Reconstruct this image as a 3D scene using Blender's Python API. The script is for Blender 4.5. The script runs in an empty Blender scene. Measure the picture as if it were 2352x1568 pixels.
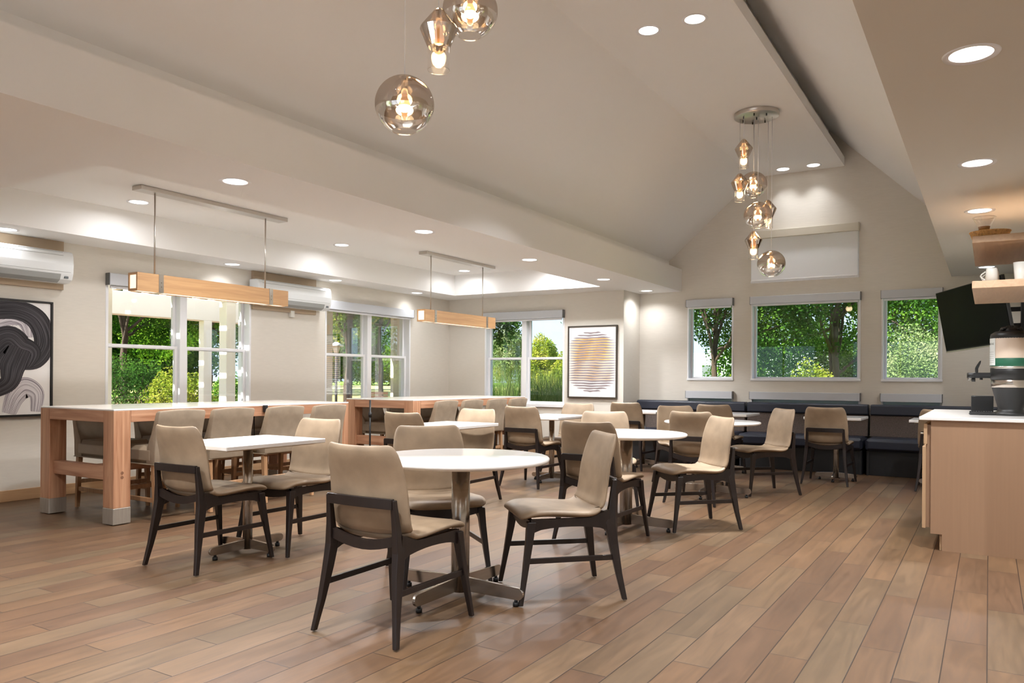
import bpy, math, random
from mathutils import Vector, Matrix
PI = math.pi
R = random.Random(7)
SC = bpy.context.scene
COL = SC.collection

# ------------------------------------------------------------------ camera
FPX, YAW, HY, ROLL, HCAM = 1773.6, 0.55345, 869.2, -0.00628, 1.163
rt = Vector((math.cos(YAW), math.sin(YAW), 0)); fw = Vector((-math.sin(YAW), math.cos(YAW), 0)); up = Vector((0, 0, 1))
cr, sr = math.cos(ROLL), math.sin(ROLL)
cx = rt*cr - up*sr; cy = rt*sr + up*cr; cz = -fw
cd = bpy.data.cameras.new('camera'); cam = bpy.data.objects.new('camera', cd); COL.objects.link(cam)
cam.matrix_world = Matrix(((cx.x, cy.x, cz.x, 0), (cx.y, cy.y, cz.y, 0), (cx.z, cy.z, cz.z, HCAM), (0, 0, 0, 1)))
cd.sensor_width = 36; cd.lens = FPX/2352*36; cd.shift_y = (HY-784)/2352; cd.clip_start = 0.02; cd.clip_end = 400
SC.camera = cam

# ------------------------------------------------------------------ world, sun, exposure
SKY_STRENGTH, SUN_STRENGTH, LAMP_W, EXPOSURE = 1.0, 8.0, 15.5, 1.4
w = bpy.data.worlds.new('world'); SC.world = w; w.use_nodes = True
nt = w.node_tree; nt.nodes.clear()
tcw = nt.nodes.new('ShaderNodeTexCoord'); spw = nt.nodes.new('ShaderNodeSeparateXYZ'); nt.links.new(tcw.outputs['Generated'], spw.inputs[0])
sky = nt.nodes.new('ShaderNodeValToRGB'); nt.links.new(spw.outputs[2], sky.inputs[0])      # clear pale blue sky, deeper overhead
sky.color_ramp.elements[0].position = 0.0; sky.color_ramp.elements[0].color = (0.40, 0.50, 0.60, 1)
sky.color_ramp.elements[1].position = 0.7; sky.color_ramp.elements[1].color = (0.26, 0.42, 0.74, 1)
bg = nt.nodes.new('ShaderNodeBackground'); bg.inputs[1].default_value = SKY_STRENGTH
wo = nt.nodes.new('ShaderNodeOutputWorld'); nt.links.new(sky.outputs[0], bg.inputs[0]); nt.links.new(bg.outputs[0], wo.inputs[0])
sl = bpy.data.lights.new('sun', 'SUN'); sl.energy = SUN_STRENGTH; sl.angle = math.radians(0.6); sl.color = (1.0, 0.95, 0.86)
so = bpy.data.objects.new('sun', sl); COL.objects.link(so)
so.rotation_euler = Vector((0.30, 0.72, -0.80)).to_track_quat('-Z', 'Y').to_euler()
SC.view_settings.view_transform = 'Standard'; SC.view_settings.look = 'None'; SC.view_settings.gamma = 1.0
SC.view_settings.use_curve_mapping = False; SC.view_settings.exposure = EXPOSURE
SC.cycles.use_denoising = True
SC.cycles.max_bounces = 9; SC.cycles.diffuse_bounces = 5; SC.cycles.glossy_bounces = 4; SC.cycles.transmission_bounces = 8; SC.cycles.transparent_max_bounces = 12
SC.cycles.caustics_reflective = False; SC.cycles.caustics_refractive = False; SC.cycles.sample_clamp_indirect = 4.0

# ------------------------------------------------------------------ materials
def lin(c):
    return tuple((v/12.92 if v <= 0.04045 else ((v+0.055)/1.055)**2.4) for v in [x/255 for x in c]) + (1,)
def mat(name, rgb, rough=0.5, metal=0.0, noise=0.0, nscale=(8, 8, 8), bump=0.0, bscale=60, coat=0.0, spec=0.5, sss=0, detail=3):
    m = bpy.data.materials.new(name); m.use_nodes = True
    n = m.node_tree.nodes; l = m.node_tree.links; b = n['Principled BSDF']
    c = lin(rgb); b.inputs['Base Color'].default_value = c; b.inputs['Roughness'].default_value = rough; b.inputs['Metallic'].default_value = metal
    b.inputs['Specular IOR Level'].default_value = spec; b.inputs['Coat Weight'].default_value = coat; b.inputs['Coat Roughness'].default_value = 0.08
    tc = n.new('ShaderNodeTexCoord'); mp = n.new('ShaderNodeMapping'); mp.inputs['Scale'].default_value = nscale
    l.new(tc.outputs['Object'], mp.inputs[0])
    nz = n.new('ShaderNodeTexNoise'); nz.inputs['Scale'].default_value = 1.0; nz.inputs['Detail'].default_value = detail
    l.new(mp.outputs[0], nz.inputs[0])
    rp = n.new('ShaderNodeValToRGB')
    rp.color_ramp.elements[0].position = 0.3; rp.color_ramp.elements[1].position = 0.7
    rp.color_ramp.elements[0].color = tuple(max(0, v*(1-noise)) for v in c[:3]) + (1,)
    rp.color_ramp.elements[1].color = tuple(min(1, v*(1+noise)) for v in c[:3]) + (1,)
    l.new(nz.outputs[0], rp.inputs[0]); l.new(rp.outputs[0], b.inputs['Base Color'])
    if bump:
        bn = n.new('ShaderNodeTexNoise'); bn.inputs['Scale'].default_value = bscale; bn.inputs['Detail'].default_value = 4
        l.new(tc.outputs['Object'], bn.inputs[0])
        bp = n.new('ShaderNodeBump'); bp.inputs['Strength'].default_value = bump; bp.inputs['Distance'].default_value = 0.004
        l.new(bn.outputs[0], bp.inputs['Height']); l.new(bp.outputs[0], b.inputs['Normal'])
    return m
def glass_mat(name, tint=(1, 1, 1), refl=0.06, rough=0.0, metalmix=0.0):
    m = bpy.data.materials.new(name); m.use_nodes = True; n = m.node_tree.nodes; l = m.node_tree.links; n.clear()
    o = n.new('ShaderNodeOutputMaterial'); t = n.new('ShaderNodeBsdfTransparent'); t.inputs[0].default_value = (*tint, 1)
    g = n.new('ShaderNodeBsdfGlossy'); g.inputs['Roughness'].default_value = rough; g.inputs[0].default_value = (1, 1, 1, 1)
    f = n.new('ShaderNodeLayerWeight'); f.inputs['Blend'].default_value = 0.35
    mu = n.new('ShaderNodeMath'); mu.operation = 'MULTIPLY_ADD'; mu.inputs[1].default_value = 0.45; mu.inputs[2].default_value = refl
    mu.use_clamp = True
    l.new(f.outputs['Fresnel'], mu.inputs[0])
    mx = n.new('ShaderNodeMixShader'); l.new(mu.outputs[0], mx.inputs[0]); l.new(t.outputs[0], mx.inputs[1]); l.new(g.outputs[0], mx.inputs[2])
    l.new(mx.outputs[0], o.inputs[0]); return m
def emit_mat(name, rgb, strength):
    m = bpy.data.materials.new(name); m.use_nodes = True; n = m.node_tree.nodes; b = n['Principled BSDF']
    b.inputs['Base Color'].default_value = (*rgb, 1); b.inputs['Emission Color'].default_value = (*rgb, 1); b.inputs['Emission Strength'].default_value = strength
    return m
def wood_mat(name, ca, cb, axis=1, rough=0.45, scale=1.0, contrast=1.0):
    """grain runs along the object's own axis"""
    m = bpy.data.materials.new(name); m.use_nodes = True; n = m.node_tree.nodes; l = m.node_tree.links; b = n['Principled BSDF']
    tc = n.new('ShaderNodeTexCoord'); mp = n.new('ShaderNodeMapping')
    s = [26*scale]*3; s[axis] = 1.6*scale; mp.inputs['Scale'].default_value = s; l.new(tc.outputs['Object'], mp.inputs[0])
    nz = n.new('ShaderNodeTexNoise'); nz.inputs['Scale'].default_value = 1.0; nz.inputs['Detail'].default_value = 6; nz.inputs['Distortion'].default_value = 1.2
    l.new(mp.outputs[0], nz.inputs[0])
    rp = n.new('ShaderNodeValToRGB'); rp.color_ramp.elements[0].position = 0.5-0.2/contrast; rp.color_ramp.elements[1].position = 0.5+0.2/contrast
    rp.color_ramp.elements[0].color = lin(ca); rp.color_ramp.elements[1].color = lin(cb)
    l.new(nz.outputs[0], rp.inputs[0]); l.new(rp.outputs[0], b.inputs['Base Color']); b.inputs['Roughness'].default_value = rough
    bp = n.new('ShaderNodeBump'); bp.inputs['Strength'].default_value = 0.12; bp.inputs['Distance'].default_value = 0.002
    l.new(nz.outputs[0], bp.inputs['Height']); l.new(bp.outputs[0], b.inputs['Normal'])
    return m
def floor_mat():
    m = bpy.data.materials.new('plank_tile'); m.use_nodes = True; n = m.node_tree.nodes; l = m.node_tree.links; b = n['Principled BSDF']
    def M(op, a, c=None, d=None):
        x = n.new('ShaderNodeMath'); x.operation = op
        for i, v in enumerate((a, c, d)):
            if v is None: continue
            if isinstance(v, (int, float)): x.inputs[i].default_value = v
            else: l.new(v, x.inputs[i])
        return x.outputs[0]
    tc = n.new('ShaderNodeTexCoord'); sp = n.new('ShaderNodeSeparateXYZ'); l.new(tc.outputs['Object'], sp.inputs[0])
    W, L = 0.1581, 0.96
    ux = M('DIVIDE', M('ADD', sp.outputs[0], 0.001), W); row = M('FLOOR', ux); fx = M('SUBTRACT', ux, row)
    uy = M('DIVIDE', M('ADD', sp.outputs[1], M('MULTIPLY_ADD', row, 0.326, -3.67)), L); colm = M('FLOOR', uy); fy = M('SUBTRACT', uy, colm)
    idv = n.new('ShaderNodeCombineXYZ'); l.new(row, idv.inputs[0]); l.new(colm, idv.inputs[1])
    wn = n.new('ShaderNodeTexWhiteNoise'); wn.noise_dimensions = '2D'; l.new(idv.outputs[0], wn.inputs['Vector'])
    # grain coordinates with an offset of their own in each plank
    off = n.new('ShaderNodeVectorMath'); off.operation = 'MULTIPLY_ADD'; l.new(wn.outputs['Color'], off.inputs[0]); off.inputs[1].default_value = (37, 91, 13); l.new(tc.outputs['Object'], off.inputs[2])
    mp = n.new('ShaderNodeMapping'); mp.inputs['Scale'].default_value = (20, 2.0, 1); l.new(off.outputs[0], mp.inputs[0])
    nz = n.new('ShaderNodeTexNoise'); nz.inputs['Scale'].default_value = 1.0; nz.inputs['Detail'].default_value = 7; nz.inputs['Distortion'].default_value = 1.6; nz.inputs['Roughness'].default_value = 0.6
    l.new(mp.outputs[0], nz.inputs[0])
    mp2 = n.new('ShaderNodeMapping'); mp2.inputs['Scale'].default_value = (4.5, 1.3, 1); l.new(off.outputs[0], mp2.inputs[0])
    nb = n.new('ShaderNodeTexNoise'); nb.inputs['Scale'].default_value = 1.0; nb.inputs['Detail'].default_value = 3; l.new(mp2.outputs[0], nb.inputs[0])
    rp = n.new('ShaderNodeValToRGB'); e = rp.color_ramp.elements
    e[0].position = 0.0; e[0].color = lin((84, 61, 43)); e[1].position = 1.0; e[1].color = lin((99, 77, 56))
    for p, c in ((0.3, (88, 64, 44)), (0.55, (95, 71, 49)), (0.8, (89, 71, 51))):
        x = e.new(p); x.color = lin(c)
    l.new(wn.outputs['Value'], rp.inputs[0])
    g1 = M('MULTIPLY_ADD', nz.outputs[0], 1.1, 0.46); g2 = M('MULTIPLY_ADD', nb.outputs[0], 0.8, 0.62); g = M('MULTIPLY', g1, g2)
    vm = n.new('ShaderNodeVectorMath'); vm.operation = 'SCALE'; l.new(rp.outputs[0], vm.inputs[0]); l.new(g, vm.inputs['Scale'])
    ex = M('MULTIPLY', M('MINIMUM', fx, M('SUBTRACT', 1.0, fx)), W); ey = M('MULTIPLY', M('MINIMUM', fy, M('SUBTRACT', 1.0, fy)), L)
    ed = M('MINIMUM', ex, ey); gr = M('LESS_THAN', ed, 0.0023)
    mx = n.new('ShaderNodeMix'); mx.data_type = 'RGBA'; l.new(gr, mx.inputs['Factor']); l.new(vm.outputs[0], mx.inputs[6]); mx.inputs[7].default_value = lin((46, 33, 24))
    l.new(mx.outputs[2], b.inputs['Base Color'])
    b.inputs['Roughness'].default_value = 0.36; b.inputs['Specular IOR Level'].default_value = 0.45
    hr = M('MULTIPLY_ADD', nz.outputs[0], 0.12, 0.38); l.new(hr, b.inputs['Roughness'])
    hh = M('MULTIPLY_ADD', nz.outputs[0], 0.08, M('MINIMUM', M('MULTIPLY', ed, 300), 1.0))
    bp = n.new('ShaderNodeBump'); bp.inputs['Strength'].default_value = 0.35; bp.inputs['Distance'].default_value = 0.0015; l.new(hh, bp.inputs['Height']); l.new(bp.outputs[0], b.inputs['Normal'])
    return m
def wall_mat():
    m = mat('woven_wallpaper', (214, 208, 198), rough=0.85, noise=0.035, nscale=(9, 9, 260), spec=0.2)
    return m
MT = {}
MT['wall'] = wall_mat()
MT['ceil'] = mat('white_ceiling_paint', (236, 235, 233), rough=0.9, spec=0.2)
MT['trimwhite'] = mat('white_vinyl', (232, 233, 236), rough=0.35)
MT['cassette'] = mat('grey_shade_cassette', (196, 199, 205), rough=0.45, metal=0.0)
MT['cassette_end'] = mat('dark_cassette_end', (96, 98, 98), rough=0.4)
MT['beigecassette'] = mat('beige_cassette', (203, 196, 180), rough=0.6)
MT['shade'] = mat('white_roller_fabric', (226, 229, 233), rough=0.9, noise=0.03, nscale=(3, 3, 3))
MT['glass'] = glass_mat('window_glass', (0.97, 0.985, 0.98), 0.0)
MT['clear'] = glass_mat('clear_lamp_glass', (0.95, 0.94, 0.92), 0.12)
MT['floor'] = floor_mat()
MT['leather'] = mat('tan_suede_leather', (150, 130, 107), rough=0.5, noise=0.2, nscale=(7, 7, 7), bump=0.12, bscale=350, detail=5)
MT['leather_light'] = mat('light_taupe_leather', (150, 133, 112), rough=0.42, noise=0.08, nscale=(7, 7, 7), bump=0.1, bscale=300)
MT['seam'] = mat('dark_seam_thread', (104, 86, 66), rough=0.8)
MT['stoolback'] = mat('taupe_stool_fabric', (152, 136, 116), rough=0.75, noise=0.1, nscale=(14, 14, 14), bump=0.15, bscale=400)
MT['darkwood'] = wood_mat('espresso_stained_wood', (21, 15, 13), (36, 26, 23), axis=2, rough=0.36, contrast=0.7)
MT['stoolwood'] = wood_mat('honey_wood', (150, 112, 78), (178, 139, 103), axis=2)
MT['oak_z'] = wood_mat('red_oak_upright', (158, 108, 78), (200, 154, 120), axis=2, scale=0.8)
MT['oak_y'] = wood_mat('red_oak_lengthwise', (154, 104, 74), (200, 154, 122), axis=1, scale=0.8)
MT['oak_x'] = wood_mat('red_oak_crosswise', (154, 104, 74), (200, 154, 122), axis=0, scale=0.8)
MT['pegwood'] = mat('walnut_peg', (132, 92, 68), rough=0.5)
MT['quartz'] = mat('white_quartz', (238, 236, 233), rough=0.12, noise=0.02, nscale=(3, 3, 3), spec=0.5)
MT['steel'] = mat('brushed_steel', (176, 167, 157), rough=0.24, metal=1.0, noise=0.06, nscale=(3, 3, 90))
MT['steelshoe'] = mat('brushed_steel_shoe', (172, 164, 152), rough=0.5, metal=0.6, noise=0.08, nscale=(60, 60, 6))
MT['nickel'] = mat('satin_nickel', (196, 190, 182), rough=0.3, metal=1.0)
MT['rubber'] = mat('black_rubber', (20, 20, 21), rough=0.6)
MT['black'] = mat('matte_black_plastic', (22, 23, 24), rough=0.45)
MT['blackgloss'] = mat('black_screen', (6, 6, 7), rough=0.3, spec=0.06)
MT['navy'] = mat('navy_vinyl', (33, 38, 52), rough=0.4, noise=0.05, nscale=(6, 6, 6), bump=0.06, bscale=300)
MT['tweed'] = mat('brown_grey_tweed', (92, 82, 77), rough=0.95, noise=0.45, nscale=(190, 190, 190), spec=0.1, detail=1)
MT['benchbase'] = mat('black_bench_base', (21, 21, 23), rough=0.5)
MT['lamin'] = mat('tan_laminate', (158, 126, 99), rough=0.5, noise=0.03, nscale=(60, 60, 2))
MT['laminedge'] = mat('pale_laminate_edge', (184, 152, 118), rough=0.5)
MT['shelfwood'] = wood_mat('pale_oak_shelf', (176, 144, 115), (196, 165, 134), axis=1, contrast=0.7)
MT['fixwood'] = wood_mat('light_oak_fixture', (176, 134, 92), (204, 162, 116), axis=1, contrast=0.8)
MT['basewood'] = wood_mat('baseboard_wood', (168, 132, 98), (190, 156, 120), axis=1, contrast=0.7)
MT['board'] = mat('tan_mounting_board', (170, 150, 126), rough=0.7)
MT['acwhite'] = mat('white_ac_plastic', (225, 228, 229), rough=0.3)
MT['acgrey'] = mat('grey_ac_louver', (150, 152, 150), rough=0.5)
MT['paper'] = mat('white_canvas', (232, 230, 229), rough=0.8)
MT['blackframe'] = mat('black_picture_frame', (26, 25, 25), rough=0.4)
MT['bronzeframe'] = mat('dark_bronze_frame', (60, 52, 42), rough=0.4)
MT['ceramic'] = mat('white_ceramic', (225, 224, 218), rough=0.2)
MT['wicker'] = mat('wicker', (205, 158, 98), rough=0.7, noise=0.2, nscale=(60, 60, 60))
MT['amber'] = mat('amber_sand', (196, 140, 82), rough=0.7)
MT['cream'] = mat('cream_label', (224, 206, 188), rough=0.5)
MT['green'] = mat('green_label_band', (28, 92, 68), rough=0.5)
MT['whitelabel'] = mat('white_label', (226, 230, 228), rough=0.5)
MT['ink'] = mat('grey_ink', (90, 96, 100), rough=0.6)
MT['lens'] = emit_mat('downlight_lens', (1.0, 0.97, 0.93), 1.6)
MT['ledwarm'] = emit_mat('warm_diffuser', (1.0, 0.86, 0.68), 0.36)
MT['bulb'] = emit_mat('warm_bulb', (1.0, 0.50, 0.18), 0.7)
MT['bulbtip'] = emit_mat('bright_bulb_tip', (1.0, 0.86, 0.62), 4.5)
MT['ext_white'] = mat('white_exterior_paint', (246, 243, 236), rough=0.6)
MT['ext_beige'] = mat('beige_siding', (232, 223, 206), rough=0.7)
MT['bark'] = mat('tree_bark', (72, 58, 46), rough=0.9, noise=0.3, nscale=(20, 20, 4), bump=0.5, bscale=30)
MT['soil'] = mat('mulch', (120, 92, 70), rough=1, noise=0.35, nscale=(14, 14, 14))
MT['lawn'] = mat('lawn_grass', (120, 160, 48), rough=1, noise=0.3, nscale=(3, 3, 3), detail=8)
MT['straw'] = mat('golden_meadow', (206, 190, 112), rough=1, noise=0.3, nscale=(2, 5, 3), detail=8)
MT['bld'] = mat('pale_building', (214, 220, 228), rough=0.7)
MT['lampiron'] = mat('dark_iron', (44, 44, 44), rough=0.6)
MT['benchslat'] = mat('brown_bench_slat', (110, 82, 62), rough=0.7)
MT['gutter'] = mat('dark_downspout', (84, 80, 80), rough=0.5)

def shade_mat():
    m = bpy.data.materials.new('white_roller_fabric'); m.use_nodes = True; n = m.node_tree.nodes; l = m.node_tree.links; n.clear()
    o = n.new('ShaderNodeOutputMaterial'); d = n.new('ShaderNodeBsdfDiffuse'); t = n.new('ShaderNodeBsdfTranslucent')
    d.inputs[0].default_value = (0.93, 0.94, 0.96, 1); t.inputs[0].default_value = (0.9, 0.93, 0.98, 1)
    mx = n.new('ShaderNodeMixShader'); mx.inputs[0].default_value = 0.15; l.new(d.outputs[0], mx.inputs[1]); l.new(t.outputs[0], mx.inputs[2]); l.new(mx.outputs[0], o.inputs[0])
    return m
MT['shade'] = shade_mat()
MT['low_glare'] = mat('teal_glass_glare_paint', (196, 218, 222), rough=0.6)  # flat colour painted to look like bright reflecting teal glass
def smoky_mat():
    """smoked mirror finish of the pendant shades: part mirror, part see-through brown"""
    m = bpy.data.materials.new('smoked_mirror_glass'); m.use_nodes = True; n = m.node_tree.nodes; l = m.node_tree.links; n.clear()
    o = n.new('ShaderNodeOutputMaterial'); t = n.new('ShaderNodeBsdfTransparent'); t.inputs[0].default_value = (0.56, 0.43, 0.32, 1)
    g = n.new('ShaderNodeBsdfGlossy'); g.inputs['Roughness'].default_value = 0.03; g.inputs[0].default_value = (0.80, 0.77, 0.73, 1)
    mx = n.new('ShaderNodeMixShader'); mx.inputs[0].default_value = 0.62
    l.new(t.outputs[0], mx.inputs[1]); l.new(g.outputs[0], mx.inputs[2]); l.new(mx.outputs[0], o.inputs[0]); return m
MT['smoky'] = smoky_mat()
def leaf_mat(name, ca, cb, cc):
    m = bpy.data.materials.new(name); m.use_nodes = True; n = m.node_tree.nodes; l = m.node_tree.links; n.clear()
    o = n.new('ShaderNodeOutputMaterial'); d = n.new('ShaderNodeBsdfDiffuse'); t = n.new('ShaderNodeBsdfTranslucent')
    tc = n.new('ShaderNodeTexCoord'); nz = n.new('ShaderNodeTexNoise'); nz.inputs['Scale'].default_value = 1.7; nz.inputs['Detail'].default_value = 6
    l.new(tc.outputs['Object'], nz.inputs[0])
    rp = n.new('ShaderNodeValToRGB'); e = rp.color_ramp.elements; e[0].position = 0.34; e[0].color = lin(ca); e[1].position = 0.68; e[1].color = lin(cc)
    x = e.new(0.5); x.color = lin(cb); l.new(nz.outputs[0], rp.inputs[0])
    l.new(rp.outputs[0], d.inputs[0]); l.new(rp.outputs[0], t.inputs[0])
    mx = n.new('ShaderNodeMixShader'); mx.inputs[0].default_value = 0.35; l.new(d.outputs[0], mx.inputs[1]); l.new(t.outputs[0], mx.inputs[2]); l.new(mx.outputs[0], o.inputs[0])
    return m
MT['leaf_dark'] = leaf_mat('dark_green_leaves', (37, 67, 27), (59, 96, 35), (102, 136, 50))
MT['leaf_mid'] = leaf_mat('fresh_green_leaves', (48, 86, 29), (86, 126, 38), (141, 163, 67))
MT['leaf_pale'] = leaf_mat('pale_green_leaves', (83, 109, 61), (120, 141, 86), (165, 171, 128))
MT['leaf_yellow'] = leaf_mat('yellow_green_leaves', (88, 112, 32), (136, 149, 48), (179, 171, 80))
MT['leaf_grass'] = leaf_mat('tall_grass_blades', (67, 101, 43), (104, 128, 61), (157, 163, 102))
MT['leaf_blue'] = leaf_mat('blue_green_grass', (74, 110, 77), (99, 131, 96), (128, 152, 120))

# ------------------------------------------------------------------ mesh helpers
class MB:
    def __init__(s): s.v = []; s.f = []; s.sm = []
    def add(s, vs, fs, smooth=False):
        o = len(s.v); s.v += [tuple(p) for p in vs]; s.f += [tuple(i+o for i in f) for f in fs]; s.sm += [smooth]*len(fs); return s
    def box(s, x0, x1, y0, y1, z0, z1, bev=0.0):
        if x0 > x1: x0, x1 = x1, x0
        if y0 > y1: y0, y1 = y1, y0
        if z0 > z1: z0, z1 = z1, z0
        if bev <= 0:
            vs = [(x, y, z) for z in (z0, z1) for y in (y0, y1) for x in (x0, x1)]
            return s.add(vs, [(0, 2, 3, 1), (4, 5, 7, 6), (0, 1, 5, 4), (2, 6, 7, 3), (0, 4, 6, 2), (1, 3, 7, 5)])
        b = min(bev, (x1-x0)/2.01, (y1-y0)/2.01, (z1-z0)/2.01)
        def ring(z, i): return [(x0+i, y0+b, z), (x0+b, y0+i, z), (x1-b, y0+i, z), (x1-i, y0+b, z), (x1-i, y1-b, z), (x1-b, y1-i, z), (x0+b, y1-i, z), (x0+i, y1-b, z)]
        r = ring(z0, b) if False else None
        lo2 = [(x0+b, y0+b, z0), (x0+b, y0+b, z0), (x1-b, y0+b, z0), (x1-b, y0+b, z0), (x1-b, y1-b, z0), (x1-b, y1-b, z0), (x0+b, y1-b, z0), (x0+b, y1-b, z0)]
        lo = ring(z0+b, 0); hi = ring(z1-b, 0)
        vs = [(x0+b, y0+b, z0), (x1-b, y0+b, z0), (x1-b, y1-b, z0), (x0+b, y1-b, z0)] + lo + hi + [(x0+b, y0+b, z1), (x1-b, y0+b, z1), (x1-b, y1-b, z1), (x0+b, y1-b, z1)]
        fs = [(0, 3, 2, 1), (20, 21, 22, 23)]
        for i in range(8):
            j = (i+1) % 8; fs.append((4+i, 4+j, 12+j, 12+i))
        c = [0, 0, 1, 1, 2, 2, 3, 3]
        for i in range(8):
            j = (i+1) % 8
            if c[i] == c[j]: fs.append((c[i], 4+j, 4+i)); fs.append((20+c[i], 12+i, 12+j))
            else: fs.append((c[i], c[j], 4+j, 4+i)); fs.append((20+c[j], 20+c[i], 12+i, 12+j))
        return s.add(vs, fs)
    def prism(s, pts, a0, a1, axis='y', smooth=False):
        """pts in the plane across the axis"""
        n = len(pts); vs = []
        for a in (a0, a1):
            for p in pts:
                vs.append({'y': (p[0], a, p[1]), 'x': (a, p[0], p[1]), 'z': (p[0], p[1], a)}[axis])
        fs = [tuple(range(n)), tuple(reversed(range(n, 2*n)))] + [(i, n+i, n+(i+1) % n, (i+1) % n) for i in range(n)]
        return s.add(vs, fs, smooth)
    def cyl(s, c0, c1, r0, r1=None, seg=20, caps=True, smooth=True):
        r1 = r0 if r1 is None else r1
        a = Vector(c0); b = Vector(c1); d = (b-a).normalized(); u = d.orthogonal().normalized(); v = d.cross(u)
        o = len(s.v)
        for c, r in ((a, r0), (b, r1)):
            for i in range(seg):
                t = 2*PI*i/seg; s.v.append(tuple(c + (u*math.cos(t)+v*math.sin(t))*r))
        for i in range(seg):
            j = (i+1) % seg; s.f.append((o+i, o+j, o+seg+j, o+seg+i)); s.sm.append(smooth)
        if caps:
            s.f.append(tuple(o+i for i in reversed(range(seg)))); s.sm.append(False)
            s.f.append(tuple(o+seg+i for i in range(seg))); s.sm.append(False)
        return s
    def lathe(s, prof, c=(0, 0, 0), seg=32, smooth=True):
        """profile of (radius, z), open surface unless the profile closes"""
        o = len(s.v); n = len(prof)
        for r, z in prof:
            for i in range(seg):
                t = 2*PI*i/seg; s.v.append((c[0]+r*math.cos(t), c[1]+r*math.sin(t), c[2]+z))
        for k in range(n-1):
            for i in range(seg):
                j = (i+1) % seg; s.f.append((o+k*seg+i, o+k*seg+j, o+(k+1)*seg+j, o+(k+1)*seg+i)); s.sm.append(smooth)
        return s
    def sweep(s, path, widths, depths, updirs=None, smooth=False):
        """rectangular section w along side, d along 'out' following a path of points; section axes given per point"""
        o = len(s.v); n = len(path)
        for i, p in enumerate(path):
            p = Vector(p); a, b = updirs[i]; a = Vector(a); b = Vector(b); w_, d_ = widths[i]/2, depths[i]/2
            for q in ((-1, -1), (1, -1), (1, 1), (-1, 1)): s.v.append(tuple(p + a*q[0]*w_ + b*q[1]*d_))
        for i in range(n-1):
            for k in range(4):
                j = (k+1) % 4; s.f.append((o+i*4+k, o+i*4+j, o+(i+1)*4+j, o+(i+1)*4+k)); s.sm.append(smooth)
        s.f.append((o+3, o+2, o+1, o)); s.sm.append(False); e = o+(n-1)*4; s.f.append((e, e+1, e+2, e+3)); s.sm.append(False)
        return s
    def tube(s, pts, r, seg=8):
        for a, b in zip(pts[:-1], pts[1:]): s.cyl(a, b, r, seg=seg)
        return s
    def build(s, name, m, parent=None, bevel=0.0, bseg=2, sub=0, solid=0.0, auto=False):
        me = bpy.data.meshes.new(name); me.from_pydata(s.v, [], s.f); me.update()
        me.polygons.foreach_set('use_smooth', s.sm)
        me.materials.append(m)
        o = bpy.data.objects.new(name, me); COL.objects.link(o)
        if parent is not None: o.parent = parent
        if solid:
            md = o.modifiers.new('solid', 'SOLIDIFY'); md.thickness = solid; md.offset = 0
        if bevel:
            md = o.modifiers.new('bevel', 'BEVEL'); md.width = bevel; md.segments = bseg; md.limit_method = 'ANGLE'; md.angle_limit = math.radians(40)
        if sub:
            md = o.modifiers.new('sub', 'SUBSURF'); md.levels = sub; md.render_levels = sub
        return o
def tag(o, label=None, cat=None, group=None, kind=None):
    if label: o['label'] = label
    if cat: o['category'] = cat
    if group: o['group'] = group
    if kind: o['kind'] = kind
    return o
def empty(name, loc=(0, 0, 0), rz=0, label=None, cat=None, group=None):
    o = bpy.data.objects.new(name, None); COL.objects.link(o); o.location = loc; o.rotation_euler = (0, 0, rz); o.empty_display_size = 0.1
    return tag(o, label, cat, group)
def dup(o, parent=None):
    c = o.copy(); COL.objects.link(c); c.parent = parent
    for ch in [x for x in ALLCH.get(o.name, [])]: dup(ch, c)
    return c
ALLCH = {}
def index_children(root):
    for ch in root.children: ALLCH.setdefault(root.name, []).append(ch); index_children(ch)
def struct(name, mb, m, label, cat, **k):
    return tag(mb.build(name, m, **k), label, cat, kind='structure')

# ------------------------------------------------------------------ room shell
XL, YW, XRET, YG, XR = -7.69, 10.435, -4.538, 11.045, 0.325
ZC = 2.465
YB, XE = -3.2, 3.2          # the room goes on behind and right of the camera
mb = MB().box(XL-0.2, XE+0.2, YB-0.2, YG+0.2, -0.12, 0.0)
struct('floor', mb, MT['floor'], 'wood look plank tile floor in warm tan tones', 'floor')
def holed(mb, axis, p0, p1, u0, u1, z0, z1, holes):
    """wall slab with rectangular holes (u0,u1,z0,z1); axis 'x' = wall across x"""
    us = sorted({u0, u1} | {h[0] for h in holes} | {h[1] for h in holes})
    for a, b in zip(us[:-1], us[1:]):
        hs = sorted([h for h in holes if h[0] <= a+1e-6 and h[1] >= b-1e-6], key=lambda h: h[2]); z = z0
        spans = []
        for h in hs: spans.append((z, h[2])); z = h[3]
        spans.append((z, z1))
        for s0, s1 in spans:
            if s1-s0 < 1e-4: continue
            if axis == 'x': mb.box(p0, p1, a, b, s0, s1)
            else: mb.box(a, b, p0, p1, s0, s1)
    return mb
W1 = (4.53, 6.36, 0.76, 2.21); W2 = (7.60, 9.42, 0.76, 2.21)
struct('wall_left', holed(MB(), 'x', XL-0.2, XL, YB-0.2, YW+0.2, 0, ZC+0.2, [W1, W2]), MT['wall'], 'beige papered side wall with two wide windows', 'wall')
WN = (-6.97, -5.51, 0.76, 2.21)
struct('wall_far_left', holed(MB(), 'y', YW, YW+0.2, XL, XRET, 0, ZC+0.2, [WN]), MT['wall'], 'beige end wall with a window and a framed striped print', 'wall')
struct('wall_return', MB().box(XRET-0.2, XRET, YW+0.2, YG, 0, ZC+0.2), MT['wall'], 'short beige return wall beside the bench', 'wall')
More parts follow.
